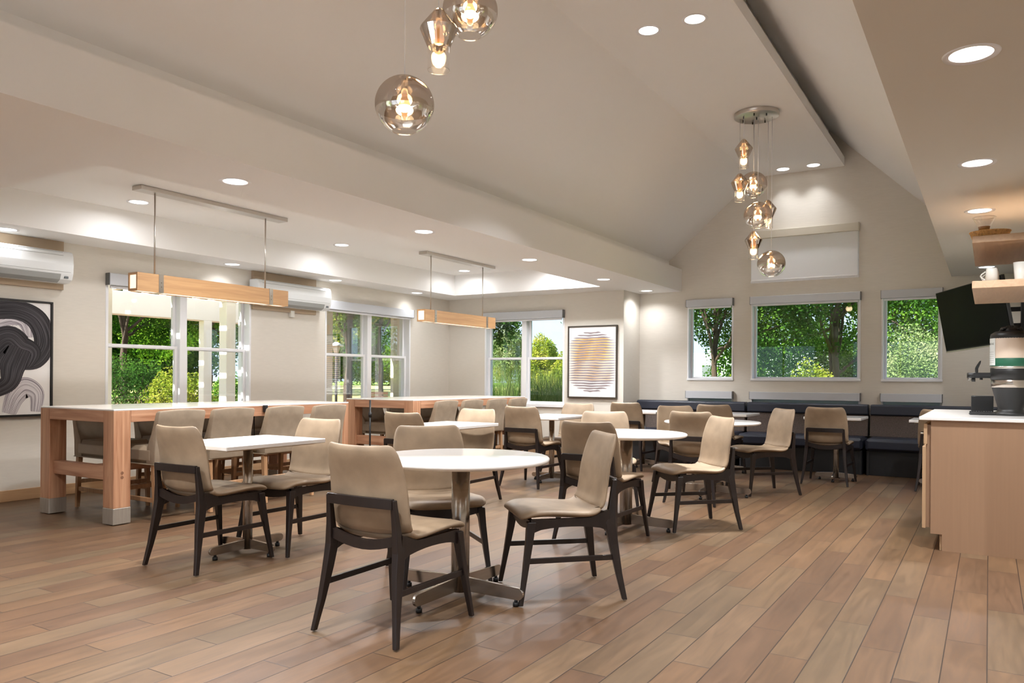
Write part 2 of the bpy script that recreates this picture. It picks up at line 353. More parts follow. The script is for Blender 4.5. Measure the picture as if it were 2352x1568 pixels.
G = [(-3.785, -3.11, 1.155, 2.31), (-2.86, -1.44, 1.155, 2.31), (-1.19, -0.50, 1.155, 2.31), (-3.785, -3.11, 0.3, 0.98), (-2.86, -1.44, 0.3, 0.98), (-1.19, -0.50, 0.3, 0.98), (-2.865, -1.465, 2.525, 3.22)]
struct('wall_gable', holed(MB(), 'y', YG, YG+0.2, XRET-0.2, XR+0.2, 0, 4.9, G), MT['wall'], 'tall beige gable wall above the banquette', 'wall')
struct('wall_right', MB().box(XR, XR+0.2, 5.8, YG, 0, ZC+0.2), MT['wall'], 'beige wall behind coffee counter and television', 'wall')
struct('wall_alcove', MB().box(XR+0.2, XE, 5.8, 6.0, 0, ZC+0.2), MT['wall'], 'beige wall beyond the coffee counter', 'wall')
struct('wall_side', MB().box(XE, XE+0.2, YB, 6.0, 0, ZC+0.2), MT['wall'], 'beige wall of the serving side', 'wall')
RW = [(-6.6, -4.6, 0.6, 2.3), (-3.6, -0.9, 0.6, 2.4), (0.3, 2.6, 0.6, 2.3)]  # openings added behind the camera so more daylight fills the room
struct('wall_rear', holed(MB(), 'y', YB-0.2, YB, XL, XE+0.2, 0, 4.9, RW), MT['wall'], 'beige rear wall with three added daylight openings, unseen behind the camera', 'wall')
# ceilings
TX0, TX1, TY0, TY1, TZ = -7.174, -4.66, 2.70, 9.88, 2.782
XB = -3.88
mb = MB()
mb.box(XL-0.2, TX0, YB, YG, ZC, 2.795); mb.box(TX1, XB, YB, YG, ZC, 2.795)
mb.box(TX0, TX1, YB, TY0, ZC, 2.795); mb.box(TX0, TX1, TY1, YG, ZC, 2.795)
struct('ceiling', mb, MT['ceil'], 'low white ceiling around the recessed tray', 'ceiling')
struct('ceiling', MB().box(TX0-0.05, TX1+0.05, TY0-0.05, TY1+0.05, TZ, TZ+0.1), MT['ceil'], 'white recessed tray ceiling above the communal tables', 'ceiling')
struct('ceiling', MB().prism([(-4.077, 2.70), (-4.077, 2.93), (-2.83, 4.02), (-2.83, 4.30), (-4.25, 3.05), (-4.25, 2.70)], YB, YG, 'y'), MT['ceil'], 'sloping left plane of the vaulted white ceiling', 'ceiling')
struct('ceiling', MB().box(-2.84, -1.65, YB, YG, 4.015, 4.135), MT['ceil'], 'flat dropped ridge panel of the white vault', 'ceiling')
sl_z = lambda x: 3.418-0.985*(x+0.724)
struct('ceiling', MB().prism([(-0.30, sl_z(-0.30)), (-1.85, sl_z(-1.85)), (-1.85, sl_z(-1.85)+0.2), (-0.30, sl_z(-0.3)+0.2)], YB, YG, 'y'), MT['ceil'], 'sloping right plane of the vaulted white ceiling', 'ceiling')
struct('ceiling', MB().box(-1.95, -1.85, YB, YG, 4.135, sl_z(-1.85)+0.2), MT['ceil'], 'upright fascia above the ridge panel', 'ceiling')
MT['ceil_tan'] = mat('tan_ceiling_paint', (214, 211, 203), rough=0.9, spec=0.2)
struct('ceiling', MB().box(-0.405, XE, YB, YG, ZC, 3.32), MT['ceil_tan'], 'low flat ceiling over the serving counter', 'ceiling')
# baseboards
struct('baseboard_left', MB().box(XL, XL+0.014, YB, YW, 0, 0.105, 0.003), MT['basewood'], 'wooden baseboard on the side wall', 'baseboard')
struct('baseboard_far', MB().box(XL+0.014, XRET, YW-0.014, YW, 0, 0.105, 0.003), MT['basewood'], 'wooden baseboard below the striped print', 'baseboard')

# ------------------------------------------------------------------ windows
def window_double(n, axis, plane, u0, u1, z0, z1, label, flip):
    """twin double-hung window set back in its wall; axis 'x': wall across x (u = y)"""
    root = tag(bpy.data.objects.new('window_%d' % n, None), label, 'window', kind='structure'); COL.objects.link(root)
    out = -1 if axis == 'x' else 1
    def bx(m, a0, a1, d0, d1, c0, c1, bev=0.004):
        p0, p1 = plane+out*d0, plane+out*d1
        if axis == 'x': m.box(p0, p1, a0, a1, c0, c1, bev)
        else: m.box(a0, a1, p0, p1, c0, c1, bev)
    fr = MB(); t = 0.05
    bx(fr, u0, u0+0.03, -0.006, 0.2, z0, z1); bx(fr, u1-0.03, u1, -0.006, 0.2, z0, z1)        # jambs
    bx(fr, u0+0.03, u1-0.03, -0.005, 0.199, z1-0.03, z1)
    mid = (u0+u1)/2
    bx(fr, mid-0.045, mid+0.045, 0.02, 0.15, z0, z1)
    fr.build('window_frame', MT['trimwhite'], root)
    si = MB(); bx(si, u0-0.02, u1+0.02, -0.03, 0.2, z0-0.035, z0+0.012); si.build('window_sill', MT['trimwhite'], root)
    zm = (z0+0.012+z1-0.1)/2+0.04
    for a0, a1 in ((u0+0.03, mid-0.045), (mid+0.045, u1-0.03)):
        for (c0, c1, d) in ((z0+0.012, zm+0.02, 0.06), (zm-0.02, z1-0.03, 0.10)):
            sm = MB(); s = 0.036
            bx(sm, a0, a0+s, d, d+0.035, c0, c1); bx(sm, a1-s, a1, d, d+0.035, c0, c1)
            bx(sm, a0+s, a1-s, d+0.001, d+0.034, c0, c0+s*(1.1)); bx(sm, a0+s, a1-s, d+0.001, d+0.034, c1-s, c1)
            so_ = sm.build('sash', MT['trimwhite'], root)
            g = MB(); bx(g, a0+s, a1-s, d+0.014, d+0.018, c0+s, c1-s, 0); g.build('pane', MT['glass'], so_)
    c = MB(); bx(c, u0+0.002, u1-0.002, -0.075, -0.006, z1-0.115, z1+0.005); co = c.build('shade_cassette', MT['cassette'], root)
    e = MB()
    bx(e, u1-0.002, u1+0.004, -0.075, -0.0, z1-0.117, z1+0.007); bx(e, u0-0.004, u0+0.002, -0.075, -0.0, z1-0.117, z1+0.007); e.build('end_cap', MT['cassette_end'], co)
    hb = MB(); bx(hb, u0+0.035, u1-0.035, -0.03, -0.01, z1-0.145, z1-0.116); hb.build('shade_bottom_bar', MT['trimwhite'], root)
    return root
window_double(1, 'x', XL, *W1, 'wide twin window facing the pergola, left of the wall', 0)
window_double(2, 'x', XL, *W2, 'wide twin window near the corner, facing the garden bench', 0)
window_double(3, 'y', YW, *WN, 'twin window beside the framed striped print', 0)
def window_fixed(n, h, label, mode):
    x0, x1, z0, z1 = h; y = YG
    root = tag(bpy.data.objects.new('window_%d' % n, None), label, 'window', kind='structure'); COL.objects.link(root)
    fr = MB()
    fr.box(x0, x0+0.022, y-0.012, y+0.2, z0, z1, 0.003); fr.box(x1-0.022, x1, y-0.012, y+0.2, z0, z1, 0.003); fr.box(x0+0.022, x1-0.022, y-0.011, y+0.199, z1-0.02, z1, 0.003); fr.box(x0-0.004, x1+0.004, y-0.018, y+0.199, z0, z0+0.03, 0.003)
    fr.build('window_frame', MT['trimwhite'], root)
    s = MB(); a, b, c, d = x0+0.022, x1-0.022, z0+0.03, z1-0.02; t = 0.03
    s.box(a, a+t, y+0.09, y+0.13, c, d, 0.003); s.box(b-t, b, y+0.09, y+0.13, c, d, 0.003); s.box(a+t, b-t, y+0.091, y+0.129, c, c+t*0.8, 0.003); s.box(a+t, b-t, y+0.091, y+0.129, d-t, d, 0.003)
    so_ = s.build('sash', MT['trimwhite'], root)
    g = MB(); g.box(a+t, b-t, y+0.105, y+0.109, c+t*0.8, d-t); g.build('pane', MT['glass'], so_)
    ch = 0.085
    cs = MB().box(x0-0.002, x1+0.002, y-0.075, y-0.012, z1-ch, z1+0.02, 0.003).build('shade_cassette', MT['beigecassette'] if mode == 'closed' else MT['cassette'], root)
    MB().box(x1+0.002, x1+0.008, y-0.075, y, z1-ch-0.002, z1+0.022).box(x0-0.006, x0-0.002, y-0.075, y, z1-ch-0.002, z1+0.022).build('end_cap', MT['cassette_end'] if mode != 'closed' else MT['beigecassette'], cs)
    if mode == 'closed':
        MB().box(x0+0.012, x1-0.012, y-0.03, y-0.027, z0+0.03, z1-ch+0.02).build('roller_shade', MT['shade'], root)
        MB().box(x0+0.012, x1-0.012, y-0.034, y-0.022, z0+0.018, z0+0.04, 0.003).build('shade_bottom_bar', MT['trimwhite'], root)
    elif mode == 'low':
        MB().box(x0+0.012, x1-0.012, y+0.03, y+0.033, z0+0.03, z1-ch+0.02).build('roller_shade', MT['low_glare'], root)  # added sheet standing in for bright glass; keeps green garden light out
    else:
        MB().box(x0+0.03, x1-0.03, y-0.035, y-0.018, z1-ch-0.028, z1-ch, 0.003).build('shade_bottom_bar', MT['trimwhite'], root)
window_fixed(4, G[0], 'narrow left window of the three above the banquette', 'open')
window_fixed(5, G[1], 'wide middle window above the banquette', 'open')
window_fixed(6, G[2], 'narrow right window above banquette, beside the television', 'open')
window_fixed(7, G[3], 'low window mostly hidden behind the left end of the banquette', 'low')
window_fixed(8, G[4], 'wide low window mostly hidden behind the middle banquette', 'low')
window_fixed(9, G[5], 'low window mostly hidden behind the right end banquette', 'low')
for i_, h_ in enumerate(RW):  # unseen glazing added with the rear openings for fill daylight
    r_ = tag(bpy.data.objects.new('window_%d' % (11+i_), None), 'added rear window, unseen behind the camera, bringing in fill daylight', 'window', kind='structure'); COL.objects.link(r_)
    m_ = MB()
    for a_, b_ in ((h_[0], h_[0]+0.06), (h_[1]-0.06, h_[1]), ((h_[0]+h_[1])/2-0.03, (h_[0]+h_[1])/2+0.03)): m_.box(a_, b_, YB-0.13, YB-0.07, h_[2], h_[3], 0.003)
    m_.box(h_[0]+0.06, h_[1]-0.06, YB-0.129, YB-0.071, h_[2], h_[2]+0.06, 0.003).box(h_[0]+0.06, h_[1]-0.06, YB-0.129, YB-0.071, h_[3]-0.06, h_[3], 0.003); m_.build('window_frame', MT['trimwhite'], r_)
    MB().box(h_[0]+0.06, h_[1]-0.06, YB-0.102, YB-0.098, h_[2]+0.06, h_[3]-0.06).build('pane', MT['glass'], r_)
window_fixed(10, G[6], 'high window with its white roller shade pulled down', 'closed')

# ------------------------------------------------------------------ downlights
def make_downlight():
    root = empty('downlight'); r = 0.078
    pr = [(r, -0.001), (r+0.022, -0.006), (r+0.026, 0.001)]
    MB().lathe(pr, seg=36).build('trim_ring', MT['trimwhite'], root)
    MB().lathe([(0.0005, -0.0035), (r*0.6, -0.0035), (r, -0.0015)], seg=36).build('lens', MT['lens'], root)
    return root
dl0 = make_downlight(); index_children(dl0)
first = [True]
def downlight(x, y, z, label, group, watts=1.0, color=(0.97, 0.98, 1.0), r=None, spread=135):
    o = dl0 if first[0] else dup(dl0); first[0] = False
    o.location = (x, y, z); tag(o, label, 'ceiling light', group)
    ld = bpy.data.lights.new('lamp', 'AREA'); ld.shape = 'DISK'; ld.size = 0.14; ld.energy = LAMP_W*watts; ld.color = color; ld.spread = math.radians(spread)
    lo = bpy.data.objects.new('lamp', ld); COL.objects.link(lo); lo.parent = o; lo.location = (0, 0, -0.012)
for i, (y, t) in enumerate(((10.69, 'nearest the return wall corner'), (9.2, 'second from the return wall'), (7.29, 'third from the return wall'), (5.43, 'fourth from the return wall'), (3.41, 'beside the near corner of the tray'), (1.4, 'out of frame'), (-0.6, 'out of frame'), (-2.3, 'out of frame'))):
    downlight(-4.288, y, ZC, 'round recessed light along the beam, '+t, 'recessed lights along the beam', watts=0.14 if y > 10 else 1.1)
for y, t in ((9.29, 'farthest one near corner'), (7.56, 'past the second AC unit'), (5.9, 'above the first wall window'), (3.48, 'above the near AC unit'), (1.6, 'out of frame'), (-0.5, 'out of frame'), (-2.4, 'out of frame')):
    downlight(-7.46, y, ZC, 'round recessed light close to the window wall, '+t, 'recessed lights by the window wall', watts=0.05)
for y, t in ((9.52, 'at the far end'), (6.93, 'in the middle'), (4.28, 'at the near end')):
    downlight(-6.74, y, TZ, 'round recessed light inside the tray ceiling, '+t, 'recessed lights in the tray', watts=0.14, spread=170)
for y in (9.52, 6.93, 4.28):  # unseen row added so the tray sides come out brighter
    downlight(-5.06, y, TZ, 'added round light behind the near lip of the tray, unseen, brightening the tray', 'added unseen lights brightening the tray', watts=0.8, spread=175)
for y, t in ((10.3, 'farthest, seen between the two wall shelves'), (8.6, 'hidden behind the upper wall shelf'), (6.88, 'just above the glass on the top shelf'), (5.37, 'second from the near end'), (3.57, 'largest one at top right'), (1.7, 'out of frame'), (-0.2, 'out of frame'), (-2.1, 'out of frame')):
    downlight(-0.068 if y < 8 else -0.03, y, ZC, 'round recessed light over serving counter, '+t, 'recessed lights over the counter', watts=0.12 if y > 10 else (0.5 if y > 8 else 0.8))
for y, t in ((10.80, 'at the gable end'), (5.95, 'near the top edge'), (1.07, 'out of frame'), (-2.2, 'out of frame')):
    downlight(-2.385, y, 4.015, 'left light of a pair in the ridge panel, '+t, 'recessed lights in the ridge panel', watts=0.06 if y > 10 else 1.2, spread=95)
    downlight(-1.997, y, 4.015, 'right light of a pair in the ridge panel, '+t, 'recessed lights in the ridge panel', watts=0.06 if y > 10 else 1.2, spread=95)
for y in (4.6, 1.6, -1.4):
    downlight(1.9, y, ZC, 'round recessed light over the serving side, out of frame', 'recessed lights over the serving side')

# ------------------------------------------------------------------ dining chair
def prof_pt(s):
    """centre line of the chair shell: s 0 (front of seat) .. 1 (top of back) -> (y, z)"""
    P_ = [(0.0, 0.265, 0.437), (0.07, 0.235, 0.452), (0.22, 0.12, 0.455), (0.36, 0.0, 0.447), (0.46, -0.105, 0.440), (0.53, -0.165, 0.450), (0.60, -0.202, 0.495), (0.68, -0.216, 0.580), (0.80, -0.230, 0.69), (0.90, -0.253, 0.775), (1.0, -0.283, 0.866)]
    for a, b in zip(P_[:-1], P_[1:]):
        if s <= b[0]+1e-9:
            t = (s-a[0])/(b[0]-a[0]); return (a[1]+(b[1]-a[1])*t, a[2]+(b[2]-a[2])*t)
    return P_[-1][1:]
def half_w(s):
    K = [(0, 0.205), (0.04, 0.232), (0.12, 0.24), (0.3, 0.235), (0.46, 0.232), (0.6, 0.234), (0.75, 0.232), (0.9, 0.220), (0.96, 0.210), (1.0, 0.186)]
    for a, b in zip(K[:-1], K[1:]):
        if s <= b[0]+1e-9:
            t = (s-a[0])/(b[0]-a[0]); return a[1]+(b[1]-a[1])*t
    return K[-1][1]
def shell_part(s0, s1, n, th, name, parent):
    nx = 10; mb = MB(); V = []
    for side in (0, 1):
        for i in range(n+1):
            s = s0+(s1-s0)*i/n; y, z = prof_pt(s); y2, z2 = prof_pt(min(1, s+0.02)); y1, z1 = prof_pt(max(0, s-0.02))
            ty, tz = y2-y1, z2-z1; L = math.hypot(ty, tz); ny, nz = tz/L, -ty/L         # normal towards the sitter
            if nz < 0 and s < 0.45: ny, nz = -ny, -nz
            hw = half_w(s)
            edge = min(1.0, (i+0.35)/1.3 if s0 == 0 else 1.0, (n-i+0.35)/1.3 if s1 == 1 else 1.0)
            for j in range(nx+1):
                t = -1+2*j/nx
                x = hw*t
                cup = (0.030 if s > 0.55 else 0.016)*(abs(t)**2.4)                       # back wraps, seat dishes
                tt = th*0.5*(1-0.55*abs(t)**6)*(0.55+0.45*edge)
                off = cup + (tt if side == 0 else -tt)
                # seat nose drops a little at its corners
                drop = -0.012*abs(t)**3 if s < 0.1 else 0
                mb.v.append((x, y+ny*off, z+nz*off+drop))
    m1 = (n+1)*(nx+1)
    def add(f): mb.f.append(f); mb.sm.append(True)
    for i in range(n):
        for j in range(nx):
            a = i*(nx+1)+j; b = a+1; c = a+nx+2; d = a+nx+1
            add((a, d, c, b)); add((m1+a, m1+b, m1+c, m1+d))
    for i in range(n):
        a = i*(nx+1); add((a, m1+a, m1+a+nx+1, a+nx+1)); b = a+nx; add((b, b+nx+1, m1+b+nx+1, m1+b))
    for j in range(nx):
        a = j; add((a, a+1, m1+a+1, m1+a)); b = n*(nx+1)+j; add((b, m1+b, m1+b+1, b+1))
    return mb.build(name, MT['leather'], parent, sub=1)
def make_chair():
    root = empty('dining_chair')
    shell_part(0.0, 0.565, 10, 0.046, 'seat', root)
    shell_part(0.552, 1.0, 9, 0.036, 'backrest', root)
    pts = []
    for i in range(15):
        t = -0.92+1.84*i/14; q = 0.57-0.055*(1-t*t); y, z = prof_pt(q); y2, z2 = prof_pt(q+0.02); y1, z1 = prof_pt(q-0.02)
        L = math.hypot(y2-y1, z2-z1); off = 0.022*abs(t)**2.4+0.5*0.043*(1-0.55*abs(t)**6)+0.0035
        pts.append((half_w(q)*t, y+(z2-z1)/L*off, z-(y2-y1)/L*off if y2 > y1 else z+(y1-y2)/L*off))
    MB().tube(pts, 0.0022, seg=6).build('seam', MT['seam'], root)
    X, Y, Z = (1, 0, 0), (0, 1, 0), (0, 0, 1)
    for sx in (-1, 1):
        # rear leg: floor -> knee under seat -> upright behind the back
        path = [(0.242*sx, -0.288, 0.006), (0.222*sx, -0.262, 0.14), (0.205*sx, -0.238, 0.29), (0.198*sx, -0.220, 0.40), (0.194*sx, -0.232, 0.50), (0.190*sx, -0.244, 0.60), (0.189*sx, -0.247, 0.632)]
        mb = MB().sweep(path, [0.022, 0.026, 0.032, 0.036, 0.028, 0.024, 0.024], [0.026, 0.034, 0.048, 0.056, 0.036, 0.026, 0.024], [(X, Y)]*7)
        mb.build('leg', MT['darkwood'], root, bevel=0.004)
        path = [(0.248*sx, 0.275, 0.006), (0.232*sx, 0.252, 0.15), (0.214*sx, 0.225, 0.32), (0.205*sx, 0.212, 0.425)]
        mb = MB().sweep(path, [0.022, 0.028, 0.036, 0.042], [0.022, 0.028, 0.038, 0.046], [(X, Y)]*4)
        mb.build('leg', MT['darkwood'], root, bevel=0.004)
        MB().sweep([(0.222*sx, 0.238, 0.225), (0.212*sx, -0.25, 0.225)], [0.014, 0.014], [0.028, 0.028], [(X, Z)]*2).build('stretcher', MT['darkwood'], root, bevel=0.002)
    mb = MB()
    for sx in (-1, 1):      # side aprons curve up away from the legs
        n = 8; pts = []
        for i in range(n+1):
            t = i/n; y = 0.215-0.43*t; arch = math.sin(PI*t)**0.5
            pts.append((y, 0.362+0.032*arch))
        top = [(y, 0.436 if y > -0.1 else 0.436+(-0.1-y)*0.35) for y, z in reversed(pts)]
        vs = pts+top; m = len(pts)
        x0, x1 = 0.19*sx, 0.214*sx
        o = len(mb.v)
        for x in (x0, x1):
            for (y, z) in vs: mb.v.append((x, y, z))
        k = len(vs)
        for i in range(m-1):
            a, b = i, i+1; c, d = k-1-(i+1), k-1-i
            for q in ((o+a, o+b, o+c, o+d), (o+k+d, o+k+c, o+k+b, o+k+a), (o+a, o+k+a, o+k+b, o+b), (o+d, o+c, o+k+c, o+k+d)): mb.f.append(q); mb.sm.append(False)
    for y0, y1 in ((0.195, 0.22), (-0.236, -0.212)):
        n = 8
        for i in range(n):
            a, b = -0.2+0.4*i/n, -0.2+0.4*(i+1)/n
            if y0 > 0: za = 0.397-0.03*math.cos(PI*a/0.42); zb = 0.397-0.03*math.cos(PI*b/0.42); ta = tb = 0.43
            else: za = 0.436-0.04*math.cos(PI*a/0.42); zb = 0.436-0.04*math.cos(PI*b/0.42); ta, tb = za+0.044, zb+0.044
            mb.add([(a, y0, za), (b, y0, zb), (b, y1, zb), (a, y1, za), (a, y0, ta), (b, y0, tb), (b, y1, tb), (a, y1, ta)], [(0, 3, 2, 1), (4, 5, 6, 7), (0, 1, 5, 4), (2, 3, 7, 6)])
    mb.build('seat_frame', MT['darkwood'], root)
    n = 8; mb = MB(); pth = []
    for i in range(n+1):
        x = -0.19+0.38*i/n; pth.append((x, -0.252-0.010*math.cos(PI*x/0.4), 0.614))
    mb.sweep(pth, [0.046]*(n+1), [0.02]*(n+1), [(Z, Y)]*(n+1)); mb.build('back_rail', MT['darkwood'], root, bevel=0.002)
    return root
ch0 = make_chair(); index_children(ch0); used = []
def chair(x, y, deg, label, group):
    o = ch0 if not used else dup(ch0); used.append(1)
    o.location = (x, y, 0); o.rotation_euler = (0, 0, math.radians(deg-90)); tag(o, label, 'chair', group)
GC = 'tan leather dining chairs'
chair(-2.385, 2.825, 90.5, 'nearest tan leather dining chair, its back to us, at the front round table', GC)
chair(-2.00, 3.74, -135.4, 'tan leather chair right of the front round table, angled, its seat facing left', GC)
chair(-2.775, 3.655, -39.0, 'tan leather chair behind the front round table, facing us', GC)
chair(-4.163, 3.141, 91, 'tan leather chair at the near side of the leftmost square table, back to us', GC)
chair(-4.07, 3.735, -90, 'tan leather chair at the far side of the leftmost square table, facing us', GC)
chair(-4.29, 5.40, 90, 'tan leather chair with its back to us at the middle square table', GC)
chair(-4.21, 5.94, -90, 'tan leather chair facing us at the far side of the middle square table', GC)
chair(-4.25, 7.31, 90, 'tan leather chair with its back to us, at the square table below the print', GC)
chair(-4.25, 8.18, -90, 'tan leather chair facing us beneath the striped print, far side of square table', GC)
chair(-2.385, 5.11, 90, 'tan leather chair with its back to us, at the second round table', GC)
chair(-2.88, 6.27, -60, 'tan leather chair on the far left side of the second round table, facing us', GC)
chair(-2.00, 5.98, -134.7, 'tan leather chair right of second round table, angled to the left', GC)
chair(-3.96, 9.42, 90, 'tan leather chair with its back to us at the corner banquette table', GC)
chair(-2.86, 8.2, -50, 'tan leather chair facing us on the far left of the farthest round table', GC)
chair(-2.36, 7.235, 90, 'tan leather chair with its back to us, at farthest round table', GC)
chair(-2.81, 9.40, 90, 'tan leather chair with its back to us at the second table along the banquette', GC)
chair(-1.99, 8.14, -136, 'tan leather chair right of the farthest round table, angled to the left', GC)
chair(-1.545, 9.36, 90, 'tan leather chair standing alone with its back to us at the third bench table', GC)
chair(-0.41, 9.42, 90, 'tan leather chair mostly hidden behind the serving counter', GC)

# ------------------------------------------------------------------ pedestal tables
def cross_base(root, arm_x, arm_y, rp, fat, zt):
    MB().cyl((0, 0, 0.03), (0, 0, zt), rp, seg=28).build('post', MT['steel'], root)
    h = 0.062*fat; t = 0.017
    for ax, L in (('x', arm_x), ('y', arm_y)):
        for s in (-1, 1):
            pts = []; n = 8; z0 = 0.034; zi = 0.034+h*1.25
            pts = [(0.0, z0), (L-h/2, z0)] + [(L-h/2+math.sin(PI*k/n)*h/2, z0+h/2-math.cos(PI*k/n)*h/2) for k in range(1, n)] + [(L-h/2, z0+h), (0.0, zi)]
            pts = [(p[0]*s, p[1]) for p in pts]
            m = MB()
            if ax == 'x': m.prism(pts, -t/2, t/2, 'y')
            else: m.prism(pts, -t/2, t/2, 'x')
            m.build('foot_arm', MT['steel'], root, bevel=0.002)
            g = (s*(L-0.045), 0) if ax == 'x' else (0, s*(L-0.045))
            MB().cyl((g[0], g[1], 0.002), (g[0], g[1], 0.022), 0.016, seg=14).cyl((g[0], g[1], 0.02), (g[0], g[1], 0.036), 0.009, seg=10).build('glide', MT['rubber'], root)
    MB().box(-0.12, 0.12, -0.12, 0.12, zt-0.012, zt, 0.003).build('mounting_plate', MT['steel'], root)
def round_table(x, y, r, label):
    root = empty('round_table', (x, y, 0), 0, label, 'table', 'round pedestal tables')
    cross_base(root, 0.395, 0.395, 0.049, 1.0, 0.715)
    pr = [(0.0005, 0), (r-0.035, 0), (r-0.012, 0.004), (r-0.002, 0.012), (r, 0.02), (r-0.003, 0.026), (r-0.01, 0.030), (0.0005, 0.030)]
    MB().lathe(pr, (0, 0, 0.716), seg=72).build('tabletop', MT['quartz'], root)
round_table(-2.40, 3.37, 0.475, 'white round pedestal table in front, nearest the camera')
round_table(-2.42, 5.63, 0.47, 'white round pedestal table behind the front one, right of centre')
round_table(-2.38, 7.70, 0.475, 'farthest white round pedestal table, in front of the banquette')
def square_table(x, y, sx, sy, label, arm=0.27, post=0.031, grp='square pedestal tables'):
    root = empty('square_table', (x, y, 0), 0, label, 'table', grp)
    cross_base(root, arm*0.95, arm*1.1, post, 0.82, 0.715)
    MB().box(-sx/2, sx/2, -sy/2, sy/2, 0.716, 0.745, 0.004).build('tabletop', MT['quartz'], root)
    MB().box(-sx/2+0.05, sx/2-0.05, -sy/2+0.05, sy/2-0.05, 0.7155, 0.708).build('underboard', MT['board'], root)
square_table(-4.168, 3.43, 0.60, 0.81, 'white square pedestal table at left, between two facing chairs and the stools')
square_table(-4.21, 5.70, 0.60, 0.79, 'white square pedestal table behind the front round table, middle left')
square_table(-4.25, 7.75, 0.60, 0.80, 'white square pedestal table below the striped print')
GB = 'square tables along the banquette'
square_table(-3.95, 9.75, 0.61, 0.64, 'white square table at the corner end of the banquette', arm=0.24, grp=GB)
square_table(-2.79, 9.72, 0.61, 0.64, 'white square table at the banquette, second from the corner', arm=0.24, grp=GB)
square_table(-1.515, 9.66, 0.61, 0.64, 'white square table at the banquette with one lone chair', arm=0.24, grp=GB)
square_table(-0.43, 9.66, 0.61, 0.64, 'white square table at the banquette, half hidden by the counter', arm=0.24, grp=GB)

# ------------------------------------------------------------------ communal tables
def communal(x0, x1, y0, y1, label):
    root = empty('communal_table', ((x0+x1)/2, (y0+y1)/2, 0), 0, label, 'table', 'tall communal tables')
    a, b = (x1-x0)/2, (y1-y0)/2; H = 0.905; t = 0.142
    for sx in (-1, 1):
        for sy in (-1, 1):
            m = MB().box(sx*a, sx*(a-t), sy*b, sy*(b-t), 0.13, H-0.014, 0.004); lg = m.build('leg', MT['oak_z'], root)
            MB().box(sx*(a+0.002), sx*(a-t-0.002), sy*(b+0.002), sy*(b-t-0.002), 0.006, 0.132, 0.003).build('steel_shoe', MT['steelshoe'], lg)
            pg = MB()
            for z in (0.405, 0.37): pg.cyl((sx*(a+0.0015), sy*(b-t*0.5), z), (sx*(a-0.01), sy*(b-t*0.5), z), 0.0125, seg=14)
            pg.build('peg', MT['pegwood'], lg)
    for s in (-1, 1):
        MB().box(s*a, s*(a-0.03), -b+t, b-t, 0.80, H-0.014, 0.002).build('side_apron', MT['oak_y'], root)
        MB().box(-a+t, a-t, s*b, s*(b-0.03), 0.80, H-0.014, 0.002).build('end_apron', MT['oak_x'], root)
        MB().box(-a+t, a-t, s*(b-0.035), s*(b-0.105), 0.34, 0.45, 0.003).build('end_rail', MT['oak_x'], root)
    MB().box(-0.045, 0.045, -b+0.105, b-0.105, 0.36, 0.43, 0.003).build('centre_rail', MT['oak_y'], root)
    MB().box(-a, a, -b, b, H-0.014, H, 0.003).build('tabletop', MT['quartz'], root)
    return root
CX0, CX1 = -6.84, -5.77
communal(CX0, CX1, 3.47, 6.05, 'long tall oak communal table with white top, nearer one at left')
communal(CX0, CX1, 7.13, 9.71, 'long tall oak communal table with white top, farther one by the corner')
rt_ = empty('power_outlet', (CX1, 4.93, 0.84), 0, 'small black power outlet box on the side of the nearer communal table', 'outlet')
MB().box(0.001, 0.03, -0.02, 0.02, -0.005, 0.06, 0.003).build('housing', MT['black'], rt_)
MB().box(0.03, 0.032, -0.012, 0.012, 0.01, 0.045, 0.001).build('socket_face', MT['rubber'], rt_)
pts = [(CX1-0.2, 4.98, 0.79), (CX1-0.2, 4.985, 0.55), (CX1-0.21, 4.97, 0.3), (CX1-0.22, 5.0, 0.05), (CX1-0.26, 5.06, 0.006)]
tag(MB().tube(pts, 0.005).build('charging_cable', MT['rubber']), 'thin black power cord hanging below the nearer communal table', 'cord')
rt_ = empty('floor_post', (-6.2, 6.86, 0), 0, 'slim black post with a collar in front of the farther communal table', 'post')
MB().cyl((0, 0, 0), (0, 0, 0.012), 0.11, seg=28).build('base', MT['black'], rt_)
MB().cyl((0, 0, 0.012), (0, 0, 0.90), 0.011, seg=14).build('pole', MT['black'], rt_)
MB().cyl((0, 0, 0.70), (0, 0, 0.755), 0.019, seg=14).build('collar', MT['black'], rt_)

